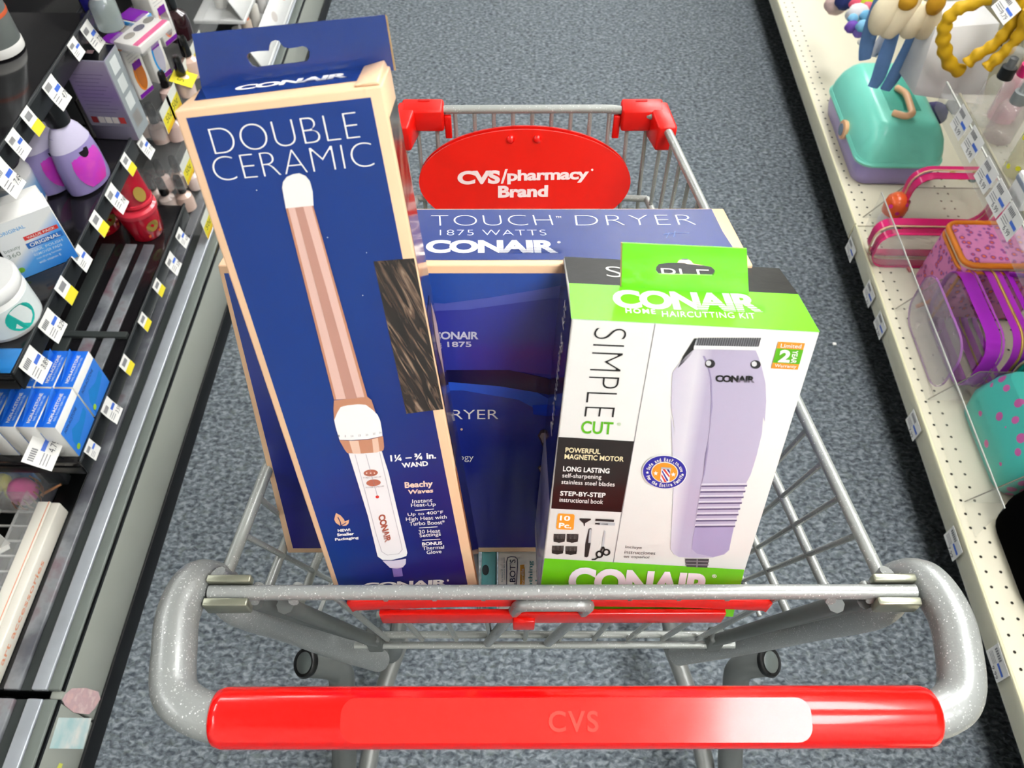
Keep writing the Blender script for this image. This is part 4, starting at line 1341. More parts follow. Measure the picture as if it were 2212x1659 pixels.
# white jar with blue label, pad box, teal jar
JARW = mat('EDEDEA', .35, noise=.02, coat=.2, key='jar')
j = thing('pad_jar', 'white jar with blue label and black lid behind the pad box', 'jar', on_z(48, 442, .4505))
turned('jar_body', [(.036, 0), (.040, .004), (.040, .066), (.035, .076), (.032, .080)], JARW, j, 28)
turned('label', [(.0404, .010), (.0404, .060)], ramp_mat('jar_blue', [(0., '3E86CE'), (.6, '7FB4E2'), (1., 'F0F2F2')], d=(0, 0, 1)), j, 28)
turned('lid', [(.032, .078), (.0335, .082), (.033, .094), (.029, .095), (.004, .094)], CAPK, j, 28)
ob, fa, fb, fc = free_box('pad_box', 'white and blue carton of original polish remover pads on the middle shelf', on_z(43, 606, .4505), (.80, .60, 0), None, .088, .035, .100, WHITE)
NB = ramp_mat('pad_box_print', [(.0, 'F2F5F5'), (.42, 'F4F6F5'), (.62, '5AAAF2'), (1., '2F86E4')], d=(.5, 0, -.75), off=.62)
flat(fa, rect(.0005, .0005, .0875, .0995), NB, ob, 'front_print', 1, raw=True)
flat(fa, [(.036, .060), (.084, .060), (.084, .067), (.036, .067)], mat('E23A36', .4, noise=0, key='p'), ob, 'value_flash', 2, raw=True)
text(fa, 'VALUE PACK', (.040, .0615), (.080, .0615), (.040, .0655), INKW, ob, 3, .01, 2, raw=True)
flat(fa, rect(.034, .045, .085, .055), mat('2E72C8', .4, noise=0, key='p'), ob, 'name_band', 2, raw=True)
text(fa, 'ORIGINAL', (.038, .047), (.081, .047), (.038, .0535), INKW, ob, 3, .015, 3, raw=True)
for k, s_ in enumerate(('NAIL POLISH', 'REMOVER PADS', 'non-drying formula', 'with vitamin E')):
    text(fa, s_, (.036, .037 - k * .0075), (.080 - k * .004, .037 - k * .0075), (.036, .0415 - k * .0075), mat('D8E8F8', .4, noise=0, key='p'), ob, 2, .004, 2, raw=True)
text(fa, 'beauty', (.004, .050), (.026, .050), (.004, .058), mat('8A988E', .4, noise=0, key='p'), ob, 2, 0, 2, raw=True)
text(fa, '360', (.004, .041), (.022, .041), (.004, .048), mat('8A988E', .4, noise=0, key='p'), ob, 2, 0, 2, raw=True)
flat(fa, ell((.010, .016), .0048, .0048, 14), mat('7CC242', .4, noise=0, key='p'), ob, 'green_mark', 2, raw=True)
text(fa, 'ORIGINAL', (.010, .080), (.046, .080), (.010, .086), mat('6FB4E6', .4, noise=0, key='p'), ob, 2, .015, 2, raw=True)
lid = fc
obj('slanted_lid', bevelled(hexa([lid.at(.001, .001), lid.at(.087, .001), lid.at(.087, .034), lid.at(.001, .034), lid.at(.004, .014, .016), lid.at(.084, .014, .016), lid.at(.086, .034, .016), lid.at(.002, .034, .016)]), .0006, 1), WHITE, ob)
j = thing('pad_jar', 'white round jar with teal label at the end of the middle shelf', 'jar', on_z(20, 690, .4505))
turned('jar_body', [(.044, 0), (.047, .004), (.047, .058), (.043, .064)], JARW, j, 36)
tl_ = turned('label', [(.0474, .008), (.0474, .054)], mat('E6EEEC', .35, key='jl'), j, 36)
vs = []
for k in range(20):
    a = 2 * math.pi * k / 20
    b = R(-28) + .46 * math.cos(a)
    vs.append((.0482 * math.cos(b), .0482 * math.sin(b), .031 + .021 * math.sin(a)))
obj('label_leaf', mesh(vs, [tuple(range(20))]), mat('23B5A6', .4, noise=.05, key='jt'), j, True)
turned('lid', [(.0450, .062), (.0475, .066), (.0475, .078), (.0440, .083), (.004, .084)], JARW, j, 36)
bb_ = thing('blue_sachet', 'blue and clear sachet at the corner of the middle black shelf', 'packet', on_z(12, 776, .4505))
obj('sachet', bevelled(hexa([(-.03, -.025, 0), (.022, -.025, 0), (.022, .020, 0), (-.03, .020, 0), (-.03, -.018, .004), (.018, -.018, .004), (.018, .014, .004), (-.03, .014, .004)]), .001, 1), mat('2E7FC6', .2, noise=.15, coat=.5, key='sach'), bb_, True)
obj('sachet_fin', bevelled(hexa([(-.028, .012, .002), (-.012, .012, .002), (-.012, .014, .002), (-.028, .014, .002), (-.021, .018, .030), (-.019, .018, .030), (-.019, .019, .030), (-.021, .019, .030)]), .0002, 1), mat('BFD2EA', .2, key='fin'), bb_, True)

# red tubs on the low shelf (cup with screw collar; one stands upon another)
TUBR = mat('C8102C', .22, noise=.06, coat=.5, key='tub')
TUBL = mat('E23A4C', .25, coat=.5, key='tub2')
GOLD = mat('B79A4C', .35, metal=.3, noise=.1, key='gold')


def tub(loc, lb, rz=0., sc=1.):
    t = thing('remover_tub', lb, 'tub', loc, rz, 'red remover tubs')
    turned('tub_body', [(.029 * sc, 0), (.0315 * sc, .003), (.036 * sc, .050), (.0365 * sc, .058)], TUBR, t, 28)
    turned('lid', [(.0385 * sc, .0575), (.0395 * sc, .060), (.0390 * sc, .0665), (.034 * sc, .070), (.033 * sc, .0665), (.004, .066)], TUBL, t, 28)
    vs = []
    for k in range(16):
        a = 2 * math.pi * k / 16
        b = .36 * math.cos(a)
        z = .033 + .012 * math.sin(a)
        r_ = .0322 * sc + (z - .003) * .0957 * sc
        vs.append((r_ * 1.02 * math.cos(b), r_ * 1.02 * math.sin(b), z))
    obj('gold_seal', mesh(vs, [tuple(range(16))]), GOLD, t, True)
    vs = []
    for a, z in ((-.42, .010), (.42, .010), (.42, .016), (-.42, .016)):
        r_ = (.0322 + (z - .003) * .0957) * sc
        vs.append((r_ * 1.025 * math.cos(a), r_ * 1.025 * math.sin(a), z))
    obj('orange_band', mesh(vs, [(0, 1, 2, 3)]), mat('E8663A', .35, key='ob'), t, True)
    return t


p = on_z(318, 500, .2605)
tub(p, 'red remover tub with gold seal standing right on the low shelf', R(-35))
tub(on_z(226, 490, .2605), 'red remover tub half hidden behind the middle shelf edge', R(-30))
q = thing('remover_tube', 'dark red tube standing on the right red tub', 'tube', (p[0] + .002, p[1] + .008, .2605 + .0705), R(-35), None)
vs, fs = [], []
for k in range(6):
    t0 = k / 5
    for i in range(20):
        a = 2 * math.pi * i / 20
        vs.append(((.030 * (1 - t0) + .0022 * t0) * math.cos(a), (.030 * (1 - t0 * .15)) * math.sin(a), .006 + .075 * t0))
for k in range(5):
    for i in range(20):
        fs.append((k * 20 + i, k * 20 + (i + 1) % 20, (k + 1) * 20 + (i + 1) % 20, (k + 1) * 20 + i))
fs += [tuple(range(20))[::-1], tuple(100 + i for i in range(20))]
obj('tube_body', mesh(vs, fs, True, 50), mat('B00F2A', .22, noise=.08, coat=.5, key='tube'), q, True)
obj('gold_seal', mesh([(.0315 - .010 * (.5 + .5 * math.sin(a)) * 1.0, .011 * math.cos(a), .026 + .013 * math.sin(a)) for a in (2 * math.pi * k / 16 for k in range(16))], [tuple(range(16))]), GOLD, q, True)
turned('cap', [(.0305, 0), (.0315, .001), (.0312, .007), (.029, .008)], TUBL, q, 24)

# blue non-acetone pad boxes: two rows of cartons with upright hang fins
BLU = mat('2F7CEE', .35, noise=.06, scale=20, coat=.25, key='blu')
BLUL = mat('3E8CF2', .35, noise=.08, scale=40, key='blul')
BLUD = mat('1464DE', .35, noise=.06, key='blud')
ICE = mat('CFE6FA', .4, noise=0, key='p')


def pad_carton(loc, lb, w=.030, d=.072, h=.080):
    """runs along the aisle (d), its narrow side w across; face to the aisle carries the print"""
    t = thing('nail_pad_carton', lb, 'box', loc, 0, 'blue pad cartons')
    box('carton_body', (-w + .0006, .0006, 0), (-.0006, d - .0006, h), WHITE, t, .0006, True, 1)
    ft_ = Face(V(loc) + V((-w, 0, h)), (0, 1, 0), (-1, 0, 0))
    ft_ = Face(V(loc) + V((0, 0, h)), (0, 1, 0), (-1, 0, 0))
    flat(ft_, rect(.001, .001, d - .001, w - .001), BLU, t, 'top_panel', 1, raw=True)
    flat(ft_, rect(.001, w * .62, d - .001, w - .0015), BLUD, t, 'top_band', 2, raw=True)
    text(ft_, 'NON-ACETONE', (.008, w * .34), (d - .010, w * .34), (.008, w * .52), INKW, t, 3, .02, 2, raw=True)
    text(ft_, 'NAIL POLISH REMOVER', (.012, w * .16), (d - .014, w * .16), (.012, w * .27), ICE, t, 3, .005, 1, raw=True)
    fs_ = Face(V(loc), (0, 1, 0), (0, 0, 1))
    flat(fs_, rect(.001, .001, d - .001, h * .80), BLUL, t, 'side_print', 1, raw=True)
    text(fs_, 'NON-ACETONE', (.008, h * .66), (d * .75, h * .66), (.008, h * .74), mat('2B4FA0', .4, noise=0, key='p'), t, 3, .015, 2, raw=True)
    flat(fs_, [(.010, .012), (d * .35, .016), (d * .7, .022), (d - .006, .028), (d - .006, .040), (d * .6, .036), (d * .3, .044), (.010, .030)], mat('1E8CE0', .4, noise=.05, key='p'), t, 'water_print', 2, raw=True)
    flat(fs_, ell((.012, .013), .005, .005, 12), mat('A4D238', .4, noise=0, key='p'), t, 'green_mark', 4, raw=True)
    obj('hang_fin', bevelled(hexa([(-w * .78, d * .12, h), (-w * .74, d * .12, h), (-w * .74, d * .88, h), (-w * .78, d * .88, h), (-w * .78, d * .80, h + .013), (-w * .74, d * .80, h + .013), (-w * .74, d * .90, h + .013), (-w * .78, d * .90, h + .013)]), .0002, 1), mat('2C78DC', .3, alpha=1, noise=.05, key='fin2'), t, True)
    return t


ord_ = ('first', 'second', 'third', 'fourth', 'fifth')
for r_ in range(2):
    for c_ in range(5):
        lb = '%s blue non-acetone pad carton from the shelf edge in the %s row' % (ord_[c_], 'near' if r_ == 0 else 'far')
        pad_carton((-.680 - .0305 * c_, .632 + .0735 * r_, .2605), lb)

# ---------------------------------------------------------------- sponge packs and acrylic bin on the base deck
PK = mat('E64FA0', .6, noise=.08, bump=.2, key='sponge')
YL = mat('E8DC3A', .6, noise=.08, bump=.2, key='sponge')
BLS = mat('1E86D6', .5, noise=.08, key='spongecard')
t = thing('sponge_pack', 'clear pack with a pink beauty sponge in a copper wire stand', 'sponge pack', on_z(66, 1078, .156))
turned('beauty_sponge', [(.004, .004), (.016, .008), (.022, .020), (.020, .036), (.012, .048), (.003, .054)], PK, t, 24)
for k in range(9):
    a = R(-100 + 22 * k)
    tube('stand_wire', spline([(.020 * math.cos(a), .020 * math.sin(a), .002), (.026 * math.cos(a), .026 * math.sin(a), .016), (.024 * math.cos(a), .024 * math.sin(a), .034)], 4), .0012, mat('D0805A', .3, metal=.7, key='copper'), t, 6, local=True)
tube('stand_handle', [(.018, .004, .006), (.048, .022, .012)], .0022, mat('E0A070', .4, metal=.3, key='copper2'), t, 8, local=True)
box('backing_card', (.020, .028, .0), (.052, .044, .052), mat('33363A', .3, noise=.2, key='bcard'), t, .001, True)
box('clear_blister', (-.034, -.030, .0005), (.034, .030, .060), CLEAR, t, .006, True)
t = thing('sponge_pack', 'blue carded pack with yellow mini sponges and a purple round label', 'sponge pack', on_z(14, 1062, .156))
box('backing_card', (-.06, .018, 0), (.050, .022, .085), BLS, t, .003, True)
for k, (x, y, z) in enumerate(((.006, .004, .014), (.020, -.006, .013), (-.012, .0, .015))):
    obj('mini_sponge', mesh(*xf(lathe([(.002, -.013), (.010, -.010), (.0135, 0), (.010, .010), (.002, .013)], 18), M.Translation((x, y, z + .012 * (k == 0)))), True), YL, t, True)
turned('round_label', [(.002, .0), (.024, .0), (.024, .002), (.002, .0025)], mat('5A2F96', .4, noise=.2, scale=90, key='purl'), t, 24).matrix_basis = M.Translation((-.014, .014, .058)) @ M.Rotation(R(65), 4, 'X')
box('clear_blister', (-.05, -.022, .0005), (.034, .017, .055), CLEAR, t, .006, True)

t = thing('acrylic_bin', 'clear acrylic bin with a cream front rail and white dividers', 'bin', (-.78, .46, .156))
RAILC = mat('F1ECDF', .4, noise=.02, key='railc')
rb_ = box('front_rail', (-.742, .20, .156), (-.728, .592, .188), RAILC, t, .002)
fr2 = Face((-.7278, 0, .156), (0, 1, 0), (0, 0, 1))
topr = Face((-.742, .20, .1882), (0, 1, 0), (-1, 0, 0))
box('rail_ledge', (-.762, .20, .184), (-.742, .592, .190), RAILC, t, .001)
lines(Face((-.728, 0, .1905), (0, 1, 0), (-1, 0, 0)), [[(.20, .016), (.592, .016)]], .0014, mat('F0A37C', .4, noise=0, key='p'), rb_, 1, 'orange_line', True)
text(fr2, 'nail art accessories', (.30, .012), (.50, .012), (.30, .022), mat('F0A37C', .4, noise=0, key='p'), rb_, 1, .01, 2, raw=True)
box('front_lip', (-.764, .20, .160), (-.762, .592, .225), CLEAR, t, 0)
for k, yy in enumerate((.205, .335, .465, .590)):
    box('clear_divider', (-.95, yy - .001, .158), (-.764, yy + .001, .222), CLEAR, t, 0)
for k in range(16):
    box('grid_bar', (-.95, .205 + k * .0255, .1575), (-.766, .208 + k * .0255, .1605), mat('C9CAC6', .3, key='grid'), t, 0)
for k in range(6):
    box('grid_bar', (-.78 - k * .03, .203, .1575), (-.777 - k * .03, .592, .1608), mat('BDBEBA', .3, key='grid2'), t, 0)
for yy, lb in ((.52, 'upper'), (.40, 'lower')):
    c = thing('nail_file_card', 'small white card standing in the acrylic bin, the %s of two' % lb, 'card', (-.815, yy, .161), R(35), 'white cards in the bin')
    box('card', (-.022, -.001, 0), (.022, .001, .050), mat('ECEAE2', .4, key='cardw'), c, .0004, True)
    box('card_foot', (-.020, -.010, 0), (.020, .001, .002), mat('ECEAE2', .4, key='cardw'), c, .0004, True)
box('peach_pack', (-.90, .50, .161), (-.850, .56, .20), mat('E2AC80', .45, noise=.05, key='pch'), None, .004)
tag(bpy.data.objects['peach_pack'], 'peach coloured pack at the edge of the acrylic bin', 'packet')

# ---------------------------------------------------------------- nail polish displays farther along
TRAYC = mat('E6E8E6', .05, noise=0, alpha=.06, coat=.0, key='tray')
dsp = thing('polish_display', 'clear acrylic nail polish display with yellow sale strips', 'display', (-.72, 1.4, .16))
LV3 = ((.405, -.665, 1.225, 1.75), (.290, -.665, 1.225, 1.75), (.172, -.655, 1.225, 1.75))
for z, X, y0, y1 in LV3:
    box('tray_floor', (-.80, y0, z), (X - .002, y1, z + .003), TRAYC, dsp, 0)
    box('tray_front', (X - .002, y0, z), (X, y1, z + .048), TRAYC, dsp, 0)
    box('tray_back', (-.80, y0, z), (-.796, y1, z + .08), mat('2A2624', .4, noise=.2, key='tback'), dsp, .001)
    box('tray_end', (-.80, y0, z), (X - .002, y0 + .002, z + .048), TRAYC, dsp, 0)
for i, (px_, z_, lb) in enumerate((((417, 62), 0, 'farthest'), ((404, 98), 0, 'second farthest'), ((393, 132), 0, 'third farthest'), ((368, 198), 0, 'second nearest'), ((354, 226), 0, 'nearest'), ((401, 352), 1, 'lone'), ((438, 455), 2, 'lowest'))):
    X = LV3[z_][1] + .001
    p = on_x(px_[0], px_[1], X)
    zc = LV3[z_][0] + .025
    f_ = Face((X, p.y, zc), (0, 1, 0), (0, 0, 1))
    tg_ = thing('sale_tag', '%s yellow fifty cent sale tag on the clear polish trays' % lb, 'sale tag', (X, p.y, zc), 0, 'yellow sale tags')
    flat(f_, rect(-.026, -.024, .026, .024), mat('E6E8DC', .4, noise=.03, key='stag'), tg_, 'tag_card', 1, raw=True, thick=.0004)
    flat(f_, rect(-.025, -.024, .025, .006), TAGY, tg_, 'sale_band', 2, raw=True)
    flat(f_, rect(-.025, -.024, .025, -.016), mat('F5C418', .4, noise=0, key='p'), tg_, 'sale_edge', 3, raw=True)
    text(f_, '50¢', (-.014, -.013), (.014, -.013), (-.014, .003), mat('6A6A2A', .4, noise=0, key='p'), tg_, 3, 0, 2, raw=True)
pf = on_x(392, 160, -.655)
tg_ = thing('sale_tag', 'yellow fifty cent sale tag folded out flat toward the aisle', 'sale tag', (-.655, pf.y, pf.z), 0, 'yellow sale tags')
f_ = Face((-.655, pf.y, .448), (0, 1, 0), (-.94, 0, .34))
flat(f_, rect(-.022, -.022, .022, .020), TAGY, tg_, 'tag_card', 1, raw=True, thick=.0004)
text(f_, '50¢', (-.012, -.008), (.014, -.008), (-.012, .008), mat('8A8A2A', .4, noise=0, key='p'), tg_, 2, 0, 2, raw=True)


def polish(loc, lb, col, sc=1., cap='0F0F11'):
    t = thing('nail_polish_bottle', lb, 'bottle', loc, 0, 'nail polish bottles')
    turned('bottle_body', [(.011 * sc, 0), (.0150 * sc, .003 * sc), (.0155 * sc, .020 * sc), (.0135 * sc, .030 * sc), (.007 * sc, .035 * sc), (.0065 * sc, .038 * sc)], mat(col, .12, noise=.05, coat=.7, key='polish'), t, 20)
    turned('cap', [(.0075 * sc, .0375 * sc), (.0082 * sc, .039 * sc), (.0070 * sc, .066 * sc), (.0055 * sc, .070 * sc), (.001, .0705 * sc)], mat(cap, .2, noise=.1, coat=.5, key='pcap'), t, 16)
    return t


NUDE = ('E9CFC2', 'E6C8BC', 'E2CBB6', 'EAD6CC', 'DDBFAE')
seq = [((352, 305), .294, 1.25, 'front pale pink polish bottle on the middle polish tray'), ((385, 300), .294, 1.2, 'pale pink polish bottle close behind the wand box'), ((325, 290), .294, 1.15, 'pale polish bottle at the inner side of the middle tray'),
       ((372, 455), .175, 1.2, 'nude polish bottle at the front of the lowest tray'), ((408, 450), .175, 1.2, 'nude polish bottle nearest the wand box on the lowest tray'), ((345, 440), .175, 1.1, 'nude polish bottle beside the red tub'), ((362, 410), .175, 1.1, 'nude polish bottle second row left on the lowest tray'), ((395, 402), .175, 1.1, 'nude polish bottle second row right on the lowest tray'), ((425, 405), .175, 1.1, 'nude polish bottle second row under the wand box edge'),
       ((420, 165), .408, 1.2, 'peach polish bottle showing beside the folded yellow tag'), ((408, 205), .408, 1.15, 'black capped polish bottle just above the wand box corner'), ((372, 225), .408, 1.0, 'small black capped polish bottle behind the yellow tags')]
for i, (px_, z_, sc_, lb) in enumerate(seq):
    polish(on_z(px_[0], px_[1], z_), lb, NUDE[i % 5], sc_)
polish(on_z(392, 84, .43), 'dark plum polish bottle with tall black cap beside the nail kits', '2A0F16', 1.75)

PURP = mat('7B1FA0', .35, noise=.05, key='purp')


def nail_kit(loc, lb, trim, win, rz=0., h=.115, tw=.046):
    t = thing('nail_art_pack', lb, 'nail pack', loc, rz, 'white nail art packs')
    box('carton_body', (-tw / 2, -.020, 0), (tw / 2, .020, h), mat('EDEBE4', .4, noise=.03, key='npack'), t, .003, True)
    box('purple_top', (-tw / 2 + .003, -.017, h), (tw / 2 - .003, .019, h + .002), PURP, t, .0005, True)
    box('top_trim', (-tw / 2 - .0005, -.0205, h - .008), (tw / 2 + .0005, .0205, h - .001), mat(trim, .35, key='ntrim'), t, .0005, True)
    fr = Face(V(loc) + M.Rotation(rz, 3, 'Z') @ V((tw / 2, 0, 0)), M.Rotation(rz, 3, 'Z') @ V((0, 1, 0)), (0, 0, 1))
    flat(fr, ell((0, h * .38), .013, h * .27, 24), mat(trim, .35, key='ntrim'), t, 'window_rim', 3, raw=True)
    flat(fr, ell((.002, h * .38), .011, h * .25, 24), mat(win, .2, noise=.1, coat=.5, key='nwin'), t, 'window', 4, raw=True)
    flat(fr, rect(-.018, .003, .018, h * .10), PURP, t, 'purple_foot', 3, raw=True)
    flat(fr, rect(-.009, h * .52, .012, h * .64), PURP, t, 'window_cap', 5, raw=True)
    lines(fr, [[(-.014, h * .80 - k * .006), (.012, h * .80 - k * .006)] for k in range(3)], .0006, TAGK, t, 3, 'small_print', True)
    return t


nail_kit(on_z(298, 200, .455), 'white nail art pack with purple top and orange trim', 'EE8A2C', 'C8701E', R(-20), .105)
nail_kit(on_z(338, 165, .455), 'white nail art pack with purple top and blue trim', '2C9CE0', 'B9B6C6', R(-20), .118)
nail_kit(on_z(352, 88, .455), 'white nail art pack with a coral window behind the blue trimmed pack', 'F0845C', '8F7F7E', R(-20), .115)
t = thing('press_on_nail_box', 'clear press-on nail box with a pink stripe on top of the nail packs', 'nail box', on_z(312, 88, .575), R(-18))
box('clear_case', (-.030, -.045, 0), (.030, .050, .020), CLEAR, t, .003, True)
bx_ = box('printed_card', (-.026, -.041, .003), (.026, .046, .016), mat('ECE8E2', .35, noise=.03, key='nailc'), t, .001, True)
box('pink_stripe', (.012, -.040, .0162), (.022, .045, .0168), mat('F02E8C', .35, noise=.1, key='pnk'), bx_, 0, True)
for k, c_ in enumerate(('9C938A', '3A2C5A', '7E776E')):
    obj('sample_nail', mesh([(-.010 + .008 * math.cos(a), -.018 + k * .027 + .012 * math.sin(a), .0166) for a in (2 * math.pi * i / 16 for i in range(16))], [tuple(range(16))]), mat(c_, .2, coat=.5, key='nail'), bx_, True)
t = thing('liquid_jar', 'clear jar of pale liquid at the far end of the top shelf', 'jar', on_z(242, 60, .6205))
turned('jar_body', [(.018, 0), (.021, .003), (.021, .040), (.018, .046), (.012, .052)], mat('A9B4B2', .1, noise=.05, alpha=.55, coat=.4, key='liq'), t, 24)
turned('cap', [(.0125, .050), (.013, .072), (.009, .073)], mat('E6E8E6', .3, key='jcap'), t, 20)
t = thing('cobalt_bottle', 'small cobalt blue bottle behind the clear jar', 'bottle', on_z(205, 22, .6205))
turned('bottle_body', [(.016, 0), (.018, .003), (.018, .05), (.010, .060)], mat('2B2A86', .12, noise=.1, coat=.6, key='cob'), t, 20)
turned('cap', [(.0105, .058), (.0105, .080), (.004, .081)], mat('E8E8EC', .3, key='jcap2'), t, 16)
t = thing('lotion_bottle', 'grey lotion bottle with white base on the top shelf at the picture edge', 'bottle', on_z(2, 108, .6405))
turned('bottle_body', [(.030, .0), (.035, .004), (.0355, .012), (.0355, .10), (.030, .12), (.012, .128)], mat('6F7573', .35, noise=.05, coat=.2, key='lot'), t, 28)
turned('white_base', [(.0356, .002), (.0362, .005), (.0362, .014), (.0356, .016)], WHITE, t, 28)
turned('orange_ring', [(.0358, .056), (.0361, .057), (.0361, .061), (.0358, .062)], mat('D8643C', .4, key='oring'), t, 28)
turned('cap', [(.013, .127), (.014, .130), (.013, .160), (.004, .161)], CAPK, t, 20)

# white press-on nail racks beyond the black section
RACK = mat('EEEFEC', .3, noise=.03, coat=.2, key='rack')
for i, (X, z, lb) in enumerate(((-.690, .47, 'highest white nail rack beyond the wand box'), (-.665, .33, 'middle white nail rack beyond the wand box'), (-.645, .20, 'lowest white nail rack beyond the wand box'))):
    t = thing('nail_rack', lb, 'rack', (X - .06, 2.3, z), 0, 'white nail racks')
    box('rack_floor', (X - .12, 1.78, z - .010), (X, 3.4, z), RACK, t, .002)
    fr_ = obj('rack_front', bevelled(hexa([(X - .006, 1.78, z), (X, 1.78, z), (X, 3.4, z), (X - .006, 3.4, z), (X - .030, 1.78, z + .055), (X - .027, 1.78, z + .055), (X - .027, 3.4, z + .055), (X - .030, 3.4, z + .055)]), .001, 1), RACK, t)
    fcc = Face((X - .001 + .0005, 0, z), (0, 1, 0), (-.027, 0, .055))
    for k in range(10):
        y_ = 1.83 + k * .11
        flat(fcc, rect(y_, .008, y_ + .09, .054), mat('F6F5F2', .4, noise=.02, key='sw'), fr_, 'swatch_card', 2, raw=True)
        flat(fcc, ell((y_ + .045, .032), .017, .012, 16), mat(('D8586A', '8A8F92', '8E8CC0', 'C8C2BC', 'E0A27C')[(k + i) % 5], .3, noise=.1, key='sw'), fr_, 'nail_swatch', 3, raw=True)
for k in range(11):
    y_ = 1.84 + k * .075
    for i, (X, z) in enumerate(((-.72, .33), (-.70, .20))):
        t = thing('nail_vial', 'upright vial in the %s white rack, number %s from the near end' % (('middle', 'lowest')[i], ('one two three four five six seven eight nine ten eleven'.split())[k]), 'vial', (X - .012, y_, z + .0005), 0, 'vials in the white racks')
        turned('vial_body', [(.012, 0), (.014, .002), (.014, .055), (.010, .060)], mat(('D9D6CC', 'CFCCC4', 'DCDAD6', 'C9B9A8', '5A5FA0')[(k * 2 + i) % 5], .2, noise=.05, coat=.4, key='vial'), t, 14)
        turned('vial_cap', [(.0105, .059), (.0105, .078), (.006, .079)], mat(('F0F0EC', '2A2A2C', 'E8E4DC', 'E8703A')[(k + 2 * i) % 4], .3, key='vcap'), t, 12)

# ================================================================ goods on the right shelving
DZ = .1185


def rbox(lo, hi, bev, top=(0, 0), seg=4):
    """rounded box whose top is inset by top=(dx, dy)"""
    x0, y0, z0 = lo
    x1, y1, z1 = hi
    dx, dy = top
    return bevelled(hexa([(x0, y0, z0), (x1, y0, z0), (x1, y1, z0), (x0, y1, z0), (x0 + dx, y0 + dy, z1), (x1 - dx, y0 + dy, z1), (x1 - dx, y1 - dy, z1), (x0 + dx, y1 - dy, z1)]), bev, seg)


def rprism(x0, y0, x1, y1, r, lv, n=6):
    """rounded-corner solid built from levels (z, inset)"""
    vs, fs = [], []
    for z, i in lv:
        rr_ = max(.002, r - i * .5)
        vs += [(a, b, z) for a, b in rrect(x0 + i, y0 + i, x1 - i, y1 - i, rr_, n)]
    k = 4 * (n + 1)
    for j in range(len(lv) - 1):
        for q in range(k):
            fs.append((j * k + q, j * k + (q + 1) % k, (j + 1) * k + (q + 1) % k, (j + 1) * k + q))
    fs += [tuple(range(k))[::-1], tuple((len(lv) - 1) * k + q for q in range(k))]
    return mesh(vs, fs, True, 55)


TEAL = mat('7FE0CA', .3, noise=.03, scale=20, coat=.25, key='case')
LAVB = mat('A294CC', .35, noise=.03, scale=20, coat=.2, key='caseb')
PCH = mat('F0B98C', .35, noise=.03, coat=.2, key='caseh')
cs = thing('cosmetic_case', 'teal and lavender plastic vanity case with a peach handle on the cream shelf', 'case', (.83, 1.63, DZ))
obj('case_base', rprism(.740, 1.476, .927, 1.787, .034, [(DZ, .014), (DZ + .004, .008), (DZ + .030, .002), (DZ + .060, .001)]), LAVB, cs)
obj('lid_rim', rprism(.735, 1.471, .932, 1.792, .036, [(DZ + .055, .004), (DZ + .057, .001), (DZ + .063, .0), (DZ + .066, .003), (DZ + .069, .003)]), TEAL, cs)
ld = obj('case_lid', rprism(.737, 1.473, .930, 1.790, .036, [(DZ + .064, .001), (DZ + .085, .004), (DZ + .110, .012), (DZ + .130, .024), (DZ + .140, .034), (DZ + .1445, .046)]), TEAL, cs)
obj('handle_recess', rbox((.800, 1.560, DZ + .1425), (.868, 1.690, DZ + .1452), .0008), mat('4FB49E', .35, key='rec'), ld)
tube('case_handle', fillet([on_z(1930, 244, DZ + .150), on_z(1958, 252, DZ + .156), on_z(1972, 246, DZ + .158), on_z(1958, 202, DZ + .158), on_z(1938, 190, DZ + .150)], .014), .0075, PCH, cs, 12)
obj('case_latch', mesh(*xf(lathe([(.004, -.006), (.020, -.006), (.022, -.002), (.022, .004), (.018, .006), (.004, .005)], 24), M.Translation((.735, 1.605, DZ + .062)) @ M.Rotation(R(-90), 4, 'Y')), True, 40), PCH, cs)
obj('latch_disc', mesh(*xf(lathe([(.002, .0), (.014, .0), (.014, .001), (.002, .0012)], 20), M.Translation((.7285, 1.605, DZ + .062)) @ M.Rotation(R(-90), 4, 'Y')), True, 40), mat('8FA0B4', .25, metal=.3, key='disc'), cs)


def rloop(plane, c, w, h, r, n=6):
    """rounded rectangle loop; plane 'yz' or 'xz'"""
    pts = rrect(-w / 2, -h / 2, w / 2, h / 2, r, n)
    return [V((c[0], c[1] + a, c[2] + b)) if plane == 'yz' else V((c[0] + a, c[1], c[2] + b)) for a, b in pts]


def band(name, plane, c, w, h, r, depth, m, parent, thick=.0012):
    """strip of fabric that follows a rounded rectangle, with real depth"""
    a = rloop(plane, c, w, h, r)
    off = V((depth, 0, 0)) if plane == 'yz' else V((0, depth, 0))
    cen = V(c)
    b = [p + off for p in a]
    ai = [cen + (p - cen) * (1 - thick * 2 / max(w, h)) for p in a]
    bi = [p + off for p in ai]
    n = len(a)
    vs = a + b + ai + bi
    fs = []
    for i in range(n):
        j = (i + 1) % n
        fs += [(i, j, n + j, n + i), (2 * n + j, 2 * n + i, 3 * n + i, 3 * n + j), (i, 2 * n + i, 2 * n + j, j), (n + i, n + j, 3 * n + j, 3 * n + i)]
    return obj(name, mesh(vs, fs, True, 40), m, parent)


def pane(name, plane, c, w, h, r, m, parent):
    a = rloop(plane, c, w, h, r)
    off = V((.0006, 0, 0)) if plane == 'yz' else V((0, .0006, 0))
    n = len(a)
    fs = [tuple(range(n))[::-1], tuple(n + i for i in range(n))] + [(i, (i + 1) % n, n + (i + 1) % n, n + i) for i in range(n)]
    return obj(name, mesh(a + [p + off for p in a], fs), m, parent)


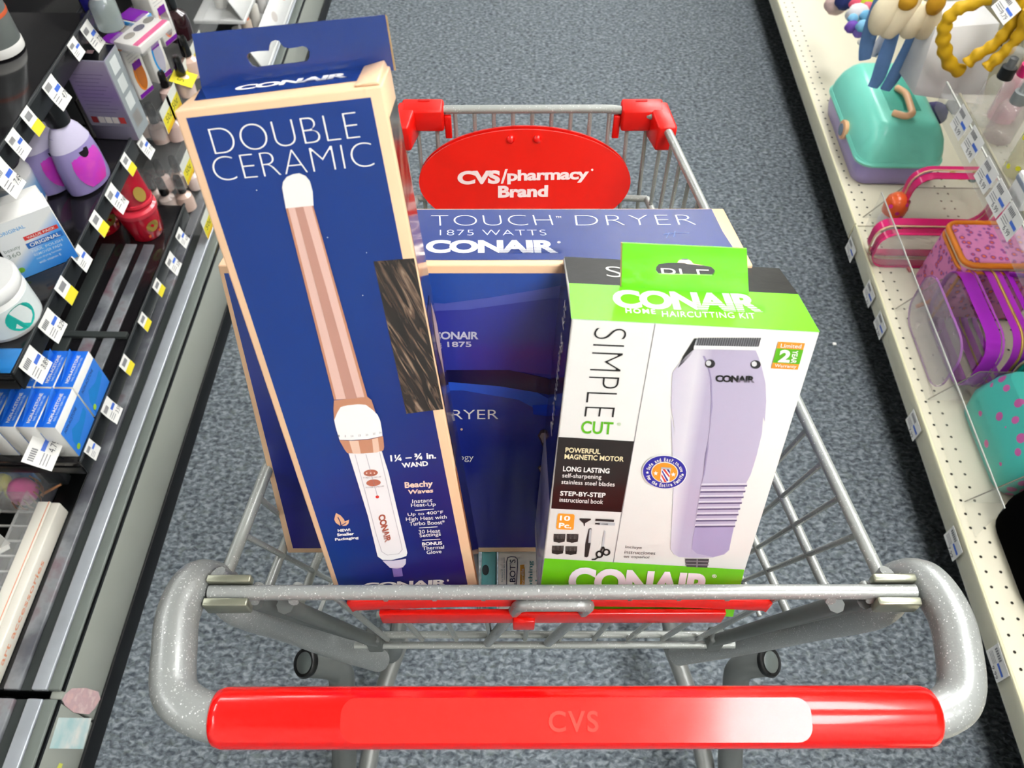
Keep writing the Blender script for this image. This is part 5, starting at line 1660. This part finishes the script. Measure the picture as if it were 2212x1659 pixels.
PINK = mat('D8106C', .3, noise=.06, coat=.4, key='pinkband')
PINKT = mat('C81660', .2, noise=.05, coat=.4, alpha=.82, key='pinkt')
ZIPG = mat('E2C49A', .4, metal=.2, noise=.15, scale=300, key='zip')
PVC = mat('E9E2E6', .08, noise=0, alpha=.13, coat=.7, key='pvc')
# pink clear bag
b = thing('cosmetic_bag', 'clear vinyl cosmetic bag with hot pink bands and cream zip', 'bag', (.84, 1.29, DZ))
cb_ = (.850, 1.225, DZ + .052)
band('front_band', 'xz', (.822, 1.222, DZ + .044), .205, .085, .030, .018, PINKT, b)
band('front_piping', 'xz', (.822, 1.217, DZ + .046), .210, .091, .034, .006, PINK, b)
tube('zip', rloop('xz', (.822, 1.247, DZ + .044), .207, .087, .031), .0018, ZIPG, b, 6, True)
band('middle_band', 'xz', (.824, 1.252, DZ + .044), .206, .086, .030, .020, PINK, b)
band('back_band', 'xz', (.892, 1.325, DZ + .076), .190, .140, .036, .020, PINK, b)
band('back_piping', 'xz', (.892, 1.348, DZ + .078), .196, .145, .038, .012, PINK, b)
tube('zip', rloop('xz', (.892, 1.347, DZ + .0785), .193, .143, .037), .0018, ZIPG, b, 6, True)
pane('clear_front', 'xz', (.822, 1.221, DZ + .044), .203, .083, .030, PVC, b)
pane('clear_back', 'xz', (.892, 1.350, DZ + .078), .188, .133, .035, PVC, b)
tube('strap', spline([(.975, 1.34, DZ + .13), (1.0, 1.33, DZ + .10), (.99, 1.31, DZ + .06), (.96, 1.30, DZ + .03)], 5), .007, PINK, b, 10, rx=.0025)
tube('pull_tab', [(.80, 1.214, DZ + .004), (.803, 1.204, DZ + .003)], .004, mat('D8484C', .4, key='pull'), b, 8)
# orange spotted charm
b = thing('mushroom_charm', 'orange spotted mushroom charm with a white stem on the pink bag', 'charm', on_z(1912, 492, DZ))
turned('stem', [(.016, 0), (.022, .006), (.024, .022), (.018, .040), (.014, .046)], mat('DEDAD6', .4, noise=.04, key='stem'), b, 22)
turned('cap', [(.018, .042), (.024, .046), (.0255, .060), (.023, .078), (.014, .089), (.002, .092)], mat('F0642A', .3, noise=.04, coat=.3, key='charm'), b, 24)
for a, z in ((-60, .080), (-100, .062), (-30, .060), (-75, .050), (-140, .074), (-20, .080)):
    r_ = .0262 if z < .075 else .0225
    obj('spot', mesh(*xf(lathe([(.0001, .0006), (.0045, 0)], 10), M.Translation((r_ * math.cos(R(a)), r_ * math.sin(R(a)), z)) @ V((math.cos(R(a)), math.sin(R(a)), .5 if z > .07 else .05)).to_track_quat('Z', 'Y').to_matrix().to_4x4())), mat('D8288C', .35, key='spot'), b, True)
# orange floral bag
FLOR = bpy.data.materials.new('floral')
FLOR.use_nodes = True
nt = FLOR.node_tree
vo = nt.nodes.new('ShaderNodeTexVoronoi')
vo.inputs['Scale'].default_value = 75
tc = nt.nodes.new('ShaderNodeTexCoord')
nt.links.new(tc.outputs['Object'], vo.inputs['Vector'])
rp = nt.nodes.new('ShaderNodeValToRGB')
e = rp.color_ramp.elements
e[0].position, e[0].color = .12, lin('F07A4C')
e[1].position, e[1].color = .62, lin('E58AC0')
for p_, c_ in ((.24, 'D8506A'), (.34, '8A4C9C'), (.44, 'DE86BE')):
    q = e.new(p_)
    q.color = lin(c_)
nt.links.new(vo.outputs['Distance'], rp.inputs[0])
nt.links.new(rp.outputs[0], nt.nodes['Principled BSDF'].inputs['Base Color'])
nt.nodes['Principled BSDF'].inputs['Roughness'].default_value = .6
ORB = mat('F08A1E', .4, noise=.06, coat=.2, key='orb')
c0 = on_z(2045, 478, .27)
c1 = on_z(2068, 570, .27)
b = thing('floral_pouch', 'pink floral pouch with an orange zip edge beside the pink bag', 'bag', (1.0, 1.22, DZ))
xa, ya, yb_ = c0.x, c1.y, c0.y
obj('pouch_body', rbox((xa - .004, ya - .004, DZ), (xa + .17, yb_ + .004, .262), .012, (.004, .002), 3), FLOR, b)
tp_ = obj('pouch_lid', rbox((xa + .004, ya + .004, .258), (xa + .166, yb_ - .004, .272), .008, (.002, .002), 3), FLOR, b)


def hloop(x0, y0, x1, y1, z, r):
    return [V((a, c, z)) for a, c in rrect(x0, y0, x1, y1, r)]


tube('zip_piping', hloop(xa, ya, xa + .17, yb_, .266, .022), .0055, ORB, b, 8, True)
tube('zip', hloop(xa - .001, ya - .001, xa + .171, yb_ + .001, .258, .023), .0022, ZIPG, b, 6, True)
tube('lower_piping', hloop(xa - .002, ya - .002, xa + .172, yb_ + .002, .250, .024), .0035, ORB, b, 8, True)
tube('corner_piping', spline([(xa - .001, ya - .004, .24), (xa - .004, ya - .006, .18), (xa - .008, ya - .008, .125)], 5), .003, ORB, b, 8)
tube('pull_tab', [(xa - .006, ya + .02, .150), (xa - .035, ya + .012, .140)], .006, ORB, b, 8, rx=.003)

# purple clear bag, panels face the aisle
PUR = mat('B82AD2', .3, noise=.06, coat=.4, key='purb')
PURT = mat('B978C6', .15, noise=.05, coat=.5, alpha=.55, key='purt')
b = thing('cosmetic_bag', 'clear vinyl cosmetic bag with bright purple bands and gold zip', 'bag', (0.8150, .99, DZ))
band('front_piping', 'yz', (0.7570, .985, DZ + .068), .205, .130, .042, .004, PURT, b)
pane('clear_front', 'yz', (0.7575, .985, DZ + .068), .200, .126, .041, mat('CDBFC8', .2, noise=.35, scale=45, alpha=.40, coat=.4, key='foil'), b)
band('wide_band', 'yz', (0.7990, .990, DZ + .071), .208, .136, .043, .026, PUR, b)
band('edge_piping', 'yz', (0.8260, .990, DZ + .071), .212, .140, .044, .004, mat('C85AD8', .25, coat=.5, key='purl2'), b)
band('zip_band', 'yz', (0.8450, .992, DZ + .073), .210, .138, .044, .030, mat('C030D2', .3, coat=.4, noise=.05, key='purz'), b)
tube('zip', rloop('yz', (0.8600, .992, DZ + .0735), .2115, .1395, .0445), .0024, mat('D9B45C', .35, metal=.5, noise=.15, scale=300, key='zipgold'), b, 6, True)
band('back_piping', 'yz', (0.8830, .994, DZ + .073), .208, .136, .043, .010, PUR, b)
pane('clear_middle', 'yz', (0.7950, .990, DZ + .071), .204, .132, .042, PVC, b)
tube('carry_handle', spline([(0.8900, .92, DZ + .135), (0.9100, .915, DZ + .150), (0.9150, .96, DZ + .158), (0.9130, 1.03, DZ + .158), (0.8900, 1.06, DZ + .142)], 5), .009, mat('8A1AA2', .2, coat=.6, key='purh'), b, 10, rx=.004)
tube('zip_pull', [(0.8510, .888, DZ + .055), (0.8370, .868, DZ + .030)], .003, mat('C9A24A', .3, metal=.8, key='brass'), b, 8)

# teal polka dot bag
DOTS = bpy.data.materials.new('teal_dots')
DOTS.use_nodes = True
nt = DOTS.node_tree
vo = nt.nodes.new('ShaderNodeTexVoronoi')
vo.inputs['Scale'].default_value = 36
vo.inputs['Randomness'].default_value = .55
tc = nt.nodes.new('ShaderNodeTexCoord')
nt.links.new(tc.outputs['Object'], vo.inputs['Vector'])
rp = nt.nodes.new('ShaderNodeValToRGB')
rp.color_ramp.interpolation = 'CONSTANT'
rp.color_ramp.elements[0].color = lin('DC6AB4')
rp.color_ramp.elements[1].position = .30
rp.color_ramp.elements[1].color = lin('52CFC2')
nt.links.new(vo.outputs['Distance'], rp.inputs[0])
nt.links.new(rp.outputs[0], nt.nodes['Principled BSDF'].inputs['Base Color'])
nt.nodes['Principled BSDF'].inputs['Roughness'].default_value = .3
TB = mat('3ADCCB', .3, noise=.05, coat=.3, key='tealb')
b = thing('cosmetic_bag', 'teal cosmetic bag with pink polka dots and gold zip pulls', 'bag', (.87, .77, DZ))
obj('bag_body', rprism(.795, .672, .935, .870, .03, [(DZ, .010), (DZ + .006, .003), (DZ + .05, .0), (DZ + .10, .012), (DZ + .125, .024)]), DOTS, b)
tube('zip_piping', rloop('yz', (.868, .775, DZ + .078), .205, .130, .040), .006, TB, b, 8, True)
tube('zip', rloop('yz', (.860, .775, DZ + .077), .203, .128, .040), .0026, ZIPG, b, 6, True)
tube('zip_piping', rloop('yz', (.882, .775, DZ + .079), .207, .132, .040), .006, TB, b, 8, True)
tube('zip_piping', rloop('yz', (.912, .775, DZ + .080), .205, .130, .040), .006, TB, b, 8, True)
for y_, z_ in ((.800, .146), (.862, .135)):
    p_ = V((.866, y_, DZ + z_))
    tube('zip_pull', [p_, p_ + V((-.014, -.010, -.006))], .005, mat('D8B24C', .25, metal=.9, key='brass2'), b, 8, rx=.002)
    tube('pull_ring', [p_ + V((.005 * math.cos(a), .005 * math.sin(a), .002)) for a in (2 * math.pi * k / 10 for k in range(10))], .0015, mat('D8B24C', .25, metal=.9, key='brass2'), b, 6, True)
b = thing('cosmetic_bag', 'plain black soft pouch at the right edge of the picture', 'bag', (.88, .56, DZ))
obj('pouch_body', rprism(.772, .445, 1.03, .656, .05, [(DZ, .012), (DZ + .006, .004), (DZ + .05, .0), (DZ + .09, .006), (DZ + .115, .020), (DZ + .126, .042)]), mat('050505', 1., noise=.3, ior=1.06, key='blackbag'), b)
tube('zip', hloop(.80, .480, .99, .635, DZ + .1265, .03), .0018, mat('1A1A1C', .4, key='bzip'), b, 6, True)

# clear dividers, fence and their floor clips
FENCE = mat('EEF2EE', .05, noise=0, alpha=.12, coat=.5, key='fence')
EDGE = mat('D2D4CC', .2, noise=0, alpha=.8, key='fedge')
dv = thing('shelf_dividers', 'clear plastic shelf divider set with a long low fence on the cream shelf', 'divider', (.80, 1.0, DZ))
box('clear_fence', (.7415, .60, DZ), (.7430, 1.34, DZ + .098), FENCE, dv, 0)
box('fence_edge', (.7412, .60, DZ + .0965), (.7433, 1.34, DZ + .0985), EDGE, dv, 0)
for y_ in (1.372, 1.10, .876, .664):
    me = bevelled(hexa([(.745, y_ - .0008, DZ), (1.25, y_ - .0008, DZ), (1.25, y_ + .0008, DZ), (.745, y_ + .0008, DZ), (.800, y_ - .0008, DZ + .085), (1.25, y_ - .0008, DZ + .085), (1.25, y_ + .0008, DZ + .085), (.800, y_ + .0008, DZ + .085)]), 0)
    o = obj('clear_divider', me, FENCE, dv)
    tube('divider_edge', [(.745, y_, DZ + .001), (.800, y_, DZ + .085), (1.25, y_, DZ + .085)], .0011, mat('8E8878', .3, noise=0, alpha=.75, key='dedge'), o, 6)

# tags on the front lip and on the clear strip of the upper shelf
for px_, lb in (((1842, 535), 'far'), ((1882, 631), 'second'), ((1906, 699), 'third'), ((1979, 915), 'fourth'), ((2066, 1171), 'fifth'), ((2163, 1430), 'nearest')):
    price_tag(RX - .0016, px_, .048, .036, '%s price tag on the cream front lip of the right shelf' % lb, '9.99' if lb == 'nearest' else '7.99', 'S', -1, 0)
st = thing('ticket_strip', 'clear acrylic ticket strip along the upper right shelf edge', 'ticket strip', (.765, 1.0, UZ))
box('strip_plate', (.764, .62, UZ - .030), (.7655, 1.335, UZ + .024), FENCE, st, 0)
box('strip_foot', (.7655, .62, UZ - .002), (.796, 1.335, UZ + .0005), FENCE, st, 0)
box('strip_edge', (.7635, .62, UZ + .023), (.766, 1.335, UZ + .0255), EDGE, st, 0)
for i, (px_, lb) in enumerate((((2083, 258), 'topmost'), ((2108, 305), 'second'), ((2138, 372), 'middle'), ((2165, 422), 'fourth'), ((2190, 472), 'lowest'))):
    price_tag(.7625, px_, .050, .042, '%s price tag on the clear acrylic strip at the right' % lb, '6.99', 'S', -1, 6)
price_tag(0, (2180, 12), .060, .032, 'white price tag reading 9.79 above the yellow headbands', '9.79', 'S', -1, 30, .62)

# bottles standing on the upper shelf
def spray(loc, lb, cap, body, hgt=.10, dots=False):
    t = thing('spray_bottle', lb, 'bottle', loc, 0, 'small bottles on the upper right shelf')
    turned('bottle_body', [(.020, 0), (.024, .003), (.024, hgt * .8), (.018, hgt * .95), (.010, hgt)], body, t, 24)
    turned('collar', [(.0125, hgt - .002), (.0130, hgt), (.0125, hgt + .018), (.009, hgt + .019)], cap, t, 20)
    turned('nozzle', [(.0075, hgt + .018), (.0070, hgt + .034), (.004, hgt + .036)], cap, t, 16)
    turned('clear_overcap', [(.0115, hgt + .017), (.0108, hgt + .048), (.009, hgt + .050)], CLEAR, t, 18)
    if dots:
        for k in range(14):
            a, z = R(150 + 23 * k * 1.7), hgt * (.12 + .06 * (k % 12))
            obj('yellow_dot', mesh([V((.0244 * math.cos(a + .17 * math.cos(q)), .0244 * math.sin(a + .17 * math.cos(q)), z + .0045 * math.sin(q))) for q in (2 * math.pi * i / 10 for i in range(10))], [tuple(range(10))]), mat('E6E02A', .35, noise=.05, key='ydot'), t, True)
    return t


GB = mat('D6D8D2', .08, noise=0, alpha=.18, coat=.3, key='clearbody')
spray(on_z(2118, 262, UZ + .001), 'clear spray bottle with a black pump behind the ticket strip', mat('121312', .3, key='pump'), GB, .088)
spray(on_z(2160, 255, UZ + .001), 'clear spray bottle with a hot pink pump', mat('D8186E', .3, noise=.1, key='pumpp'), mat('E9B4C0', .12, noise=.1, alpha=.4, coat=.3, key='pinkbody'), .086)
spray(on_z(2152, 300, UZ + .001), 'clear spray bottle with a grey pump nearest the ticket strip', mat('8E9494', .25, alpha=.9, key='pumpg'), mat('B9A8A8', .1, noise=.1, alpha=.3, coat=.3, key='smokebody'), .074)
spray(on_z(2196, 375, UZ + .001), 'bottle with yellow dots standing at the picture edge', mat('3A4654', .3, key='pumpb'), mat('C9C28E', .12, noise=.15, alpha=.4, coat=.3, key='ybody'), .100, True)
b = thing('makeup_remover_pack', 'white and blue grey pack on the upper shelf at the picture edge', 'packet', on_z(2205, 440, UZ + .001))
box('pack_body', (-.012, -.02, 0), (.05, .03, .045), mat('F2F2F0', .35, noise=.02, key='packw'), b, .003, True)
box('grey_stripe', (-.0125, -.0205, .028), (.0505, .0305, .037), mat('8C98AC', .35, key='packg'), b, .001, True)

# white header card with yellow headbands, cream bows and blue scarves hanging before it
HC = mat('E2E1DE', .45, noise=.02, key='header')
hp = [on_y(2022, 60, 1.50), on_y(1973, 205, 1.47), on_y(2122, 226, 1.47), on_y(2160, 50, 1.50)]
cen = sum(hp, V()) / 4
b = thing('header_card', 'white folded display card behind the yellow headbands', 'card', cen)
bk_ = [p + V((-.006, .10, -.004)) for p in hp]
obj('card_panel', bevelled(hexa([hp[1], hp[2], bk_[2], bk_[1], hp[0], hp[3], bk_[3], bk_[0]]), .001, 1), HC, b)
cf = Face(hp[1], (hp[2] - hp[1]), (hp[0] - hp[1]))
u_ = (hp[2] - hp[1]).length
v_ = (hp[0] - hp[1]).dot(cf.v)
for q in ((.32, .78, .52, .545), (.45, .95, .88, .92)):
    flat(cf, rect(u_ * q[0], v_ * q[2], u_ * q[1], v_ * q[3]), INKK, b, 'black_band', 1, raw=True)
YH = mat('D6AA12', .55, noise=.08, scale=40, bump=.3, key='yh')


def hang(name, lb, pts, Y, r, m, cat, rx=None, group=None, part='band', n=6, rs=None):
    P = [on_y(x, y, Y) for x, y in pts]
    t = thing(name, lb, cat, P[0], 0, group)
    sp = spline(P, n)
    if rs:
        k = len(sp) - 1
        r = [max(.002, r * (rs[0] + (rs[1] - rs[0]) * math.sin(math.pi * i / k))) for i in range(k + 1)]
        if rx:
            rx = [q * (rx / max(r)) for q in r]
    if name == 'headband':
        r = [r * (1 + .16 * math.sin(i * 1.25)) for i in range(len(sp))]
        rx = [rx * (1 + .16 * math.sin(i * 1.25 + 1)) for i in range(len(sp))]
    v, f = sweep(sp, r, 12, False, True, rx)
    obj(part, mesh(v, f, True, 60), m, t)
    return t


hang('headband', 'yellow twisted fabric headband hanging at the left of the white card', [(2076, 155), (2052, 138), (2040, 105), (2038, 75), (2046, 45), (2066, 22), (2100, 8), (2140, -6)], 1.43, .0125, YH, 'headband', .009, 'yellow headbands')
hang('headband', 'yellow twisted fabric headband whose end points to the middle of the white card', [(2088, 138), (2112, 118), (2145, 98), (2176, 66), (2194, 30), (2200, -10)], 1.42, .0120, YH, 'headband', .009, 'yellow headbands')
hang('headband', 'yellow twisted fabric headband hanging lowest at the right of the white card', [(2130, 147), (2152, 128), (2182, 102), (2206, 66), (2222, 20)], 1.40, .0115, YH, 'headband', .009, 'yellow headbands')
CRM = mat('EBDDBB', .7, noise=.08, scale=60, bump=.3, key='crm')
for i, (pts, lb) in enumerate((([(1936, -14), (1916, 15), (1902, 48), (1896, 72)], 'leftmost'), ([(1985, -16), (1958, 15), (1930, 52), (1914, 80)], 'widest'), ([(2000, 6), (1982, 30), (1968, 58), (1962, 80)], 'third'), ([(2016, 10), (2008, 35), (1998, 62), (1990, 82)], 'rightmost'))):
    hang('fabric_bow', '%s cream fabric bow loop hanging over the teal case' % lb, pts, 1.52, .026, CRM, 'bow', .017, 'cream bow loops', 'bow_loop', 6, (.45, 1.))
for i, (pts, lb) in enumerate((([(1975, -16), (1962, 4), (1955, 20)], 'between the cream loops'), ([(2030, -14), (2022, 8), (2012, 30)], 'right of the cream loops'))):
    hang('fabric_bow', 'mustard fabric bow loop %s' % lb, pts, 1.51, .018, mat('C8951C', .65, noise=.1, bump=.3, key='must'), 'bow', .012, 'mustard bow loops', 'bow_loop', 6, (.5, 1.))
DEN = mat('6389BC', .75, noise=.25, scale=26, bump=.3, key='denim')
for i, (pts, lb) in enumerate((([(1906, -12), (1893, 25), (1882, 62), (1872, 100), (1868, 128)], 'leftmost'), ([(1932, 66), (1920, 100), (1908, 135), (1897, 168), (1885, 188)], 'middle'), ([(1976, 70), (1962, 105), (1945, 140), (1928, 170), (1912, 194)], 'rightmost'))):
    hang('scarf_tail', '%s blue denim scarf tail hanging over the teal case' % lb, pts, 1.56, .016, DEN, 'scarf', .005, 'blue scarf tails', 'fabric', 6, (.75, 1.))
hang('scarf_tail', 'white scarf tail between the blue denim tails', [(1912, 70), (1900, 95), (1888, 122)], 1.58, .011, mat('E6E4E2', .7, bump=.2, key='wtail'), 'scarf', .004, None, 'fabric', 5, (.5, 1.))


def puff(name, lb, px_, Y, r, col, cat='scrunchie', group=None, sq=.7):
    c = on_y(px_[0], px_[1], Y)
    t = thing(name, lb, cat, c, 0, group)
    vs, fs = [], []
    n, m_ = 20, 10
    for j in range(m_ + 1):
        th = math.pi * j / m_
        for i in range(n):
            a = 2 * math.pi * i / n
            k = 1 + .10 * math.sin(5 * a + 3 * th) + .05 * math.sin(9 * a)
            vs.append((r * k * math.sin(th) * math.cos(a), r * k * sq * math.sin(th) * math.sin(a), r * .95 * math.cos(th)))
    for j in range(m_):
        for i in range(n):
            fs.append((j * n + i, (j + 1) * n + i, (j + 1) * n + (i + 1) % n, j * n + (i + 1) % n))
    obj('fabric', mesh(vs, fs, True), mat(col, .75, noise=.2, scale=60, bump=.4, key='puff'), t, True)
    return t


for px_, Y, r, col, lb in (((1808, 8), 2.0, .030, 'E2C2BC', 'pale pink fuzzy scrunchie at the top of the right shelf'), ((1826, 2), 1.97, .024, '24306E', 'navy scrunchie beside the pale pink one'), ((1850, 8), 1.9, .017, 'F0607C', 'coral scrunchie at the top edge of the picture'),
                          ((1876, 3), 1.88, .016, 'DCE83A', 'lime yellow scrunchie at the top edge of the picture'), ((1852, 30), 1.86, .026, 'E6E2E2', 'white scrunchie above the light blue one'), ((1870, 34), 1.84, .014, '7ABCE0', 'light blue scrunchie right of the white one'),
                          ((1842, 40), 1.83, .012, '86C4E6', 'light blue scrunchie left of the white one'), ((1840, 58), 1.82, .016, '7A50B4', 'purple scrunchie at the left of the hanging bunch'), ((1856, 70), 1.81, .014, '8A6CC4', 'purple scrunchie at the bottom of the hanging bunch'), ((1863, 56), 1.80, .015, '8CC6EA', 'light blue scrunchie lowest in the hanging bunch'), ((1862, 90), 1.79, .010, 'ECE6E0', 'small white scrunchie under the hanging bunch'), ((1874, 14), 1.87, .013, 'F4788C', 'small pink scrunchie below the lime one')):
    puff('scrunchie', lb, px_, Y, r, col, group='hanging scrunchies')
puff('scrunchie', 'dark purple velvet scrunchie on the shelf behind the teal case', (2012, 248), 1.62, .034, '4A4470', sq=.6)
puff('scrunchie', 'dark brown round puff under the white header card', (2078, 222), 1.56, .030, '3A2214', sq=.8)
t = hang('hair_tie', 'yellow and green ribbon hair tie lying behind the pink bag', [(2054, 372), (2075, 384), (2096, 380), (2108, 372)], 1.46, .006, mat('D9C36A', .6, noise=.2, key='tie'), 'hair tie', .003)
puff('hair_tie', 'green end bead of the ribbon hair tie', (2102, 386), 1.44, .010, '2F7F6E', 'hair tie')
